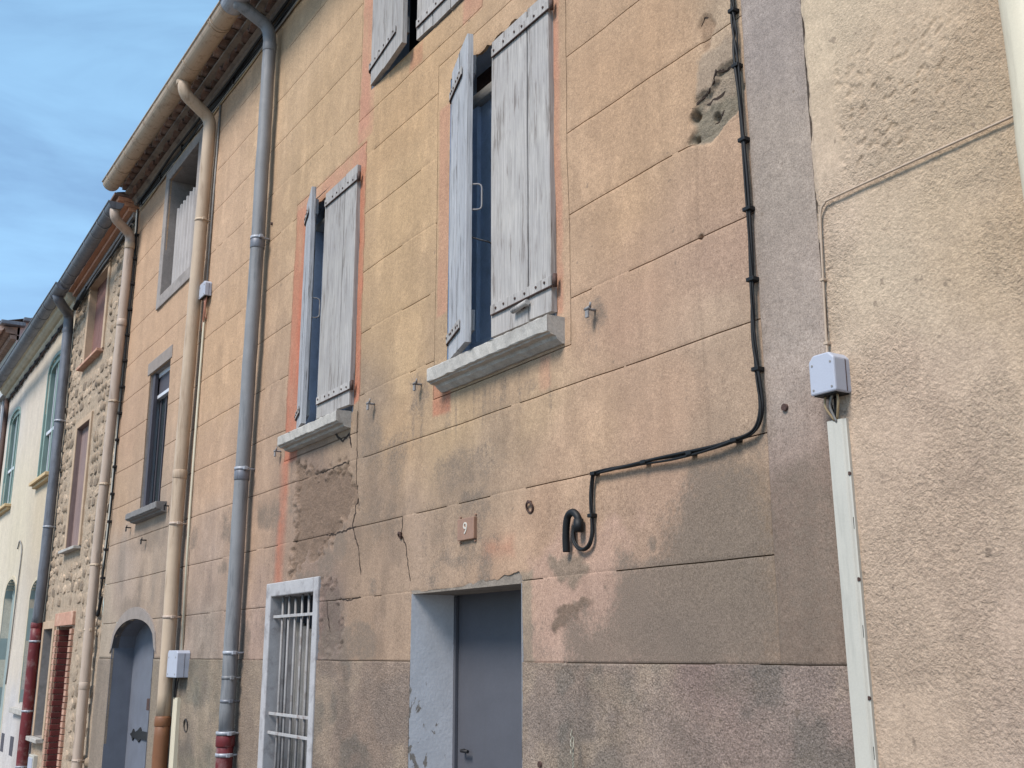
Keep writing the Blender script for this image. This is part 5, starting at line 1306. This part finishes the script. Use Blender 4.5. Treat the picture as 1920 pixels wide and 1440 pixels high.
jbox('pale grey junction box on the seam beside the trowelled wall', -2.125, -2.030, -.085, 2.335, 2.455,
     [([(-2.09, -.045, 2.335), (-2.088, -.04, 2.30), (-2.08, -.035, 2.26)], .004, 'rubber_black'), ([(-2.075, -.05, 2.335), (-2.085, -.05, 2.30), (-2.078, -.035, 2.255)], .004, 'cable_grey'),
      ([(-2.055, -.05, 2.335), (-2.05, -.055, 2.305), (-2.075, -.035, 2.265)], .0035, 'cable_ochre'), ([(-2.10, -.05, 2.335), (-2.098, -.055, 2.30), (-2.085, -.035, 2.26)], .0035, 'cable_ochre'), ([(-2.082, -.03, 2.335), (-2.076, -.04, 2.29), (-2.082, -.035, 2.26)], .0035, 'rubber_black')], .018)
jbox('small grey junction box beside the sand coloured downpipe foot', -8.66, -8.40, -.10, 1.43, 1.63,
     [([(-8.56, -.05, 1.43), (-8.575, -.05, 1.35), (-8.60, -.04, 1.27)], .008, 'rubber_black'), ([(-8.50, -.05, 1.43), (-8.53, -.05, 1.36), (-8.58, -.04, 1.27)], .006, 'iron_black')])
jbox('tiny grey junction box high beside the sand coloured downpipe', -8.66, -8.50, -.06, 4.49, 4.62,
     [([(-8.56, -.03, 4.49), (-8.57, -.03, 4.40), (-8.62, -.015, 4.28)], .006, 'cable_copper'), ([(-8.60, -.03, 4.49), (-8.58, -.03, 4.42), (-8.66, -.015, 4.22)], .005, 'cable_copper'), ([(-8.53, -.03, 4.49), (-8.55, -.03, 4.38), (-8.55, -.015, 4.30)], .005, 'cable_copper')])
def trunk(label, pts, w, y0, mat, slots=()):
    """cable trunking: a long lidded channel with screws"""
    t = thing('cable_trunking', label, 'trunking', (pts[-1][0], y0, pts[-1][1]), 'trunking on the house fronts')
    (xa, za), (xb, zb) = pts
    b = MB(); n = 8
    prof = [(-w / 2, 0.0), (-w / 2, y0 * .8), (-w * .42, y0), (w * .30, y0), (w * .36, y0 * .93), (w * .42, y0 * .8), (w / 2, y0 * .78), (w / 2, 0.0)]
    rows = [[(xa + (xb - xa) * i / n + p[0], p[1], za + (zb - za) * i / n) for p in prof] for i in range(n + 1)]; k = len(prof)
    for i in range(n):
        for j in range(k): b.quad(rows[i][j], rows[i][(j + 1) % k], rows[i + 1][(j + 1) % k], rows[i + 1][j])
    for r_ in (rows[0], rows[-1]): m0 = len(b.v); b.v += r_; b.f.append(tuple(range(m0, m0 + k))); b.sm.append(False)
    b.build('channel', mat, t)
    for z in slots:
        f = (z - za) / (zb - za); x = xa + (xb - xa) * f + w * .44
        MB().tube([(x, y0 * .76, z), (x, y0 * .86, z)], .006, 8).build('screw', 'iron_rust', t)
        MB().box(x - .0025, x + .0025, y0 * .80, y0 * .75, z - .16, z - .125, .0008).build('slot', 'iron_black', t)
    return t
trunk('cream plastic cable trunking running down the seam below the junction box', ((-2.084, 2.262), (-2.060, -.05)), .070, -.036, 'plastic_cream', (2.10, 1.80, 1.48, 1.1))
trunk('narrow cream trunking under the small junction box by the terracotta pipe foot', ((-8.585, 1.28), (-8.575, -.05)), .085, -.045, 'plastic_ivory', ())
tw = thing('wall_cable', 'thin ivory cable strip running up beside the sand coloured downpipe', 'cable', (-8.62, -.01, 1.62))
MB().tube([(-8.60, -.012, 1.62), (-8.64, -.012, 2.713), (-8.63, -.012, 3.647), (-8.62, -.012, 4.26), (-8.62, -.012, 4.50)], .011, 8).build('strand', 'plastic_ivory', tw)
MB().tube([(-8.61, -.012, 4.60), (-8.60, -.012, 5.4), (-8.58, -.012, 6.3)], .009, 8).build('strand', 'cable_grey', tw)
tw2 = thing('wall_cable', 'thin cable crossing the trowelled wall and dropping along the seam to the junction box', 'cable', (-2.1, -.03, 2.45))
MB().tube(smooth_path([(-1.34, -.030, 2.955), (-1.442, -.030, 2.95), (-1.75, -.030, 2.948), (-2.03, -.030, 2.945), (-2.065, -.030, 2.938), (-2.082, -.030, 2.915), (-2.088, -.029, 2.85), (-2.095, -.030, 2.60), (-2.098, -.030, 2.45)], 7), .0036, 8).build('strand', 'cable_painted', tw2)
for (x, z) in ((-2.094, 2.70), (-2.097, 2.50)): MB().box(x - .008, x + .008, -.036, -.01, z - .004, z + .004, .001).build('clip', 'cable_painted', tw2)
# cables under the eaves of the ochre houses
rnd = random.Random(31)
ev = thing('eave_cables', 'bundle of black and grey cables slung under the tile eaves of the ochre houses', 'cables', (-8, -.03, 6.3))
for k, (r, mat, z0, y0) in enumerate(((.013, 'rubber_black', 6.335, -.022), (.010, 'rubber_black', 6.315, -.018), (.008, 'cable_grey', 6.30, -.016), (.011, 'rubber_black', 6.352, -.05), (.007, 'cable_ochre', 6.285, -.012))):
    pts = []; x = XB + .15
    while x < XR - .1: pts.append((x, y0, z0 + rnd.uniform(-.012, .010) + .012 * math.sin(x * 2.1 + k))); x += .35
    MB().tube(smooth_path(pts, 3), r, 7).build('strand', mat, ev)
for k in range(12):
    x = -11.2 + k * .75; MB().box(x - .012, x + .012, -.04, .012, 6.295, 6.36, .003).build('clip', 'iron_black', ev)
ev2 = thing('eave_cables', 'dark cables slung under the orange eaves of the stone house', 'cables', (-13, -.03, 6.1))
for k in range(3):
    pts = [(x, -.03 - .01 * k, ctop(x) - .13 - .03 * k + rnd.uniform(-.015, .015)) for x in np.linspace(-14.4, -11.5, 10)]
    MB().tube(smooth_path(pts, 4), .012, 7).build('strand', ('rubber_black', 'cable_grey', 'rubber_black')[k], ev2)
MB().tube(smooth_path([(-13.7, -.04, ctop(-13.7) - .14), (-13.9, -.06, ctop(-13.9) - .20), (-14.1, -.05, ctop(-14.1) - .16), (-14.3, -.06, ctop(-14.3) - .22)], 5), .03, 8).build('splice', 'rubber_black', ev2)
ev3 = thing('eave_cables', 'twisted dark cables slung under the cream cornice', 'cables', (-17, -.03, 6.0))
for k in range(2):
    pts = [(x, -.025, dtop(x) - .17 + .022 * math.sin(x * 7 + k * 3.14)) for x in np.linspace(-19.9, -14.7, 60)]
    MB().tube(pts, .014, 7).build('strand', ('rubber_black', 'iron_rust')[k], ev3)
for k in range(11):
    x = -19.6 + k * .45; MB().box(x - .03, x + .03, -.045, .012, dtop(x) - .20, dtop(x) - .14, .004).build('clip', 'iron_black', ev3)
# cables on the joint of the stone house and the ochre house
bc = thing('wall_cable', 'knotted dark and white cables running down beside the pale beige downpipe', 'cable', (-11.4, -.02, 2.0))
BC = [(-11.36, 6.30), (-11.31, 5.70), (-11.36, 4.77), (-11.385, 3.87), (-11.40, 3.0), (-11.47, 2.47), (-11.55, 2.03)]
MB().tube(smooth_path([(x, -.022, z) for x, z in BC], 8), .009, 7).build('strand', 'rubber_black', bc)
MB().tube(smooth_path([(x - .045, -.018, z) for x, z in BC[:-1]], 8), .014, 7).build('strand', 'plastic_cream', bc)
MB().tube(smooth_path([(-11.55, -.022, 2.03), (-11.54, -.03, 1.985), (-11.50, -.03, 2.0), (-11.46, -.03, 2.10), (-11.43, -.03, 2.16)], 6), .016, 8).build('cable_end', 'rubber_black', bc)
for k in range(14):
    z = 2.35 + k * .28; x = float(np.interp(z, [p[1] for p in BC[::-1]], [p[0] for p in BC[::-1]])); MB().box(x - .03, x + .022, -.04, .01, z - .012, z + .012, .003).build('clip', 'iron_black', bc)
# conduit at the far seam
fp = thing('wall_cable', 'dark rusty conduit on the seam of the cream and far pale houses', 'cable', (-20.0, -.03, 0))
MB().tube([(-19.98, -.03, 5.9), (-19.95, -.03, 4.4), (-20.0, -.03, -.05)], .045, 9).build('strand', 'iron_rust', fp)
# thin wire loop on the cream house
wl = thing('wall_cable', 'thin looped wire above the blind arch of the cream house', 'cable', (-17, -.012, 2.2))
MB().tube(smooth_path([(-16.95, -.015, 1.2), (-16.85, -.015, 2.4), (-16.8, -.015, 3.0), (-17.05, -.015, 3.2), (-17.2, -.015, 3.1)], 6), .010, 7).build('strand', 'cable_grey', wl)
# dry grass stalk at the foot of the wall by the doorway
gs = thing('dry_grass', 'pale dry grass stalk standing against the plinth right of the doorway', 'grass', (-3.40, -.05, -.09))
MB().tube(smooth_path([(-3.40, -.05, -.09), (-3.39, -.06, .5), (-3.41, -.05, 1.0), (-3.40, -.045, 1.30)], 6), .0022, 6).build('stem', 'grass_dry', gs)
for k in range(16):
    z = 1.12 + k * .0125; s = rnd.choice((-1, 1)); w = .018 * (1 - k / 20)
    MB().tube([(-3.405, -.047, z), (-3.405 + s * w * .6, -.052, z + .012), (-3.405 + s * w, -.05, z + .022)], .0030, 5, radii=[.001, .0032, .0006]).build('spikelet', 'grass_dry', gs)
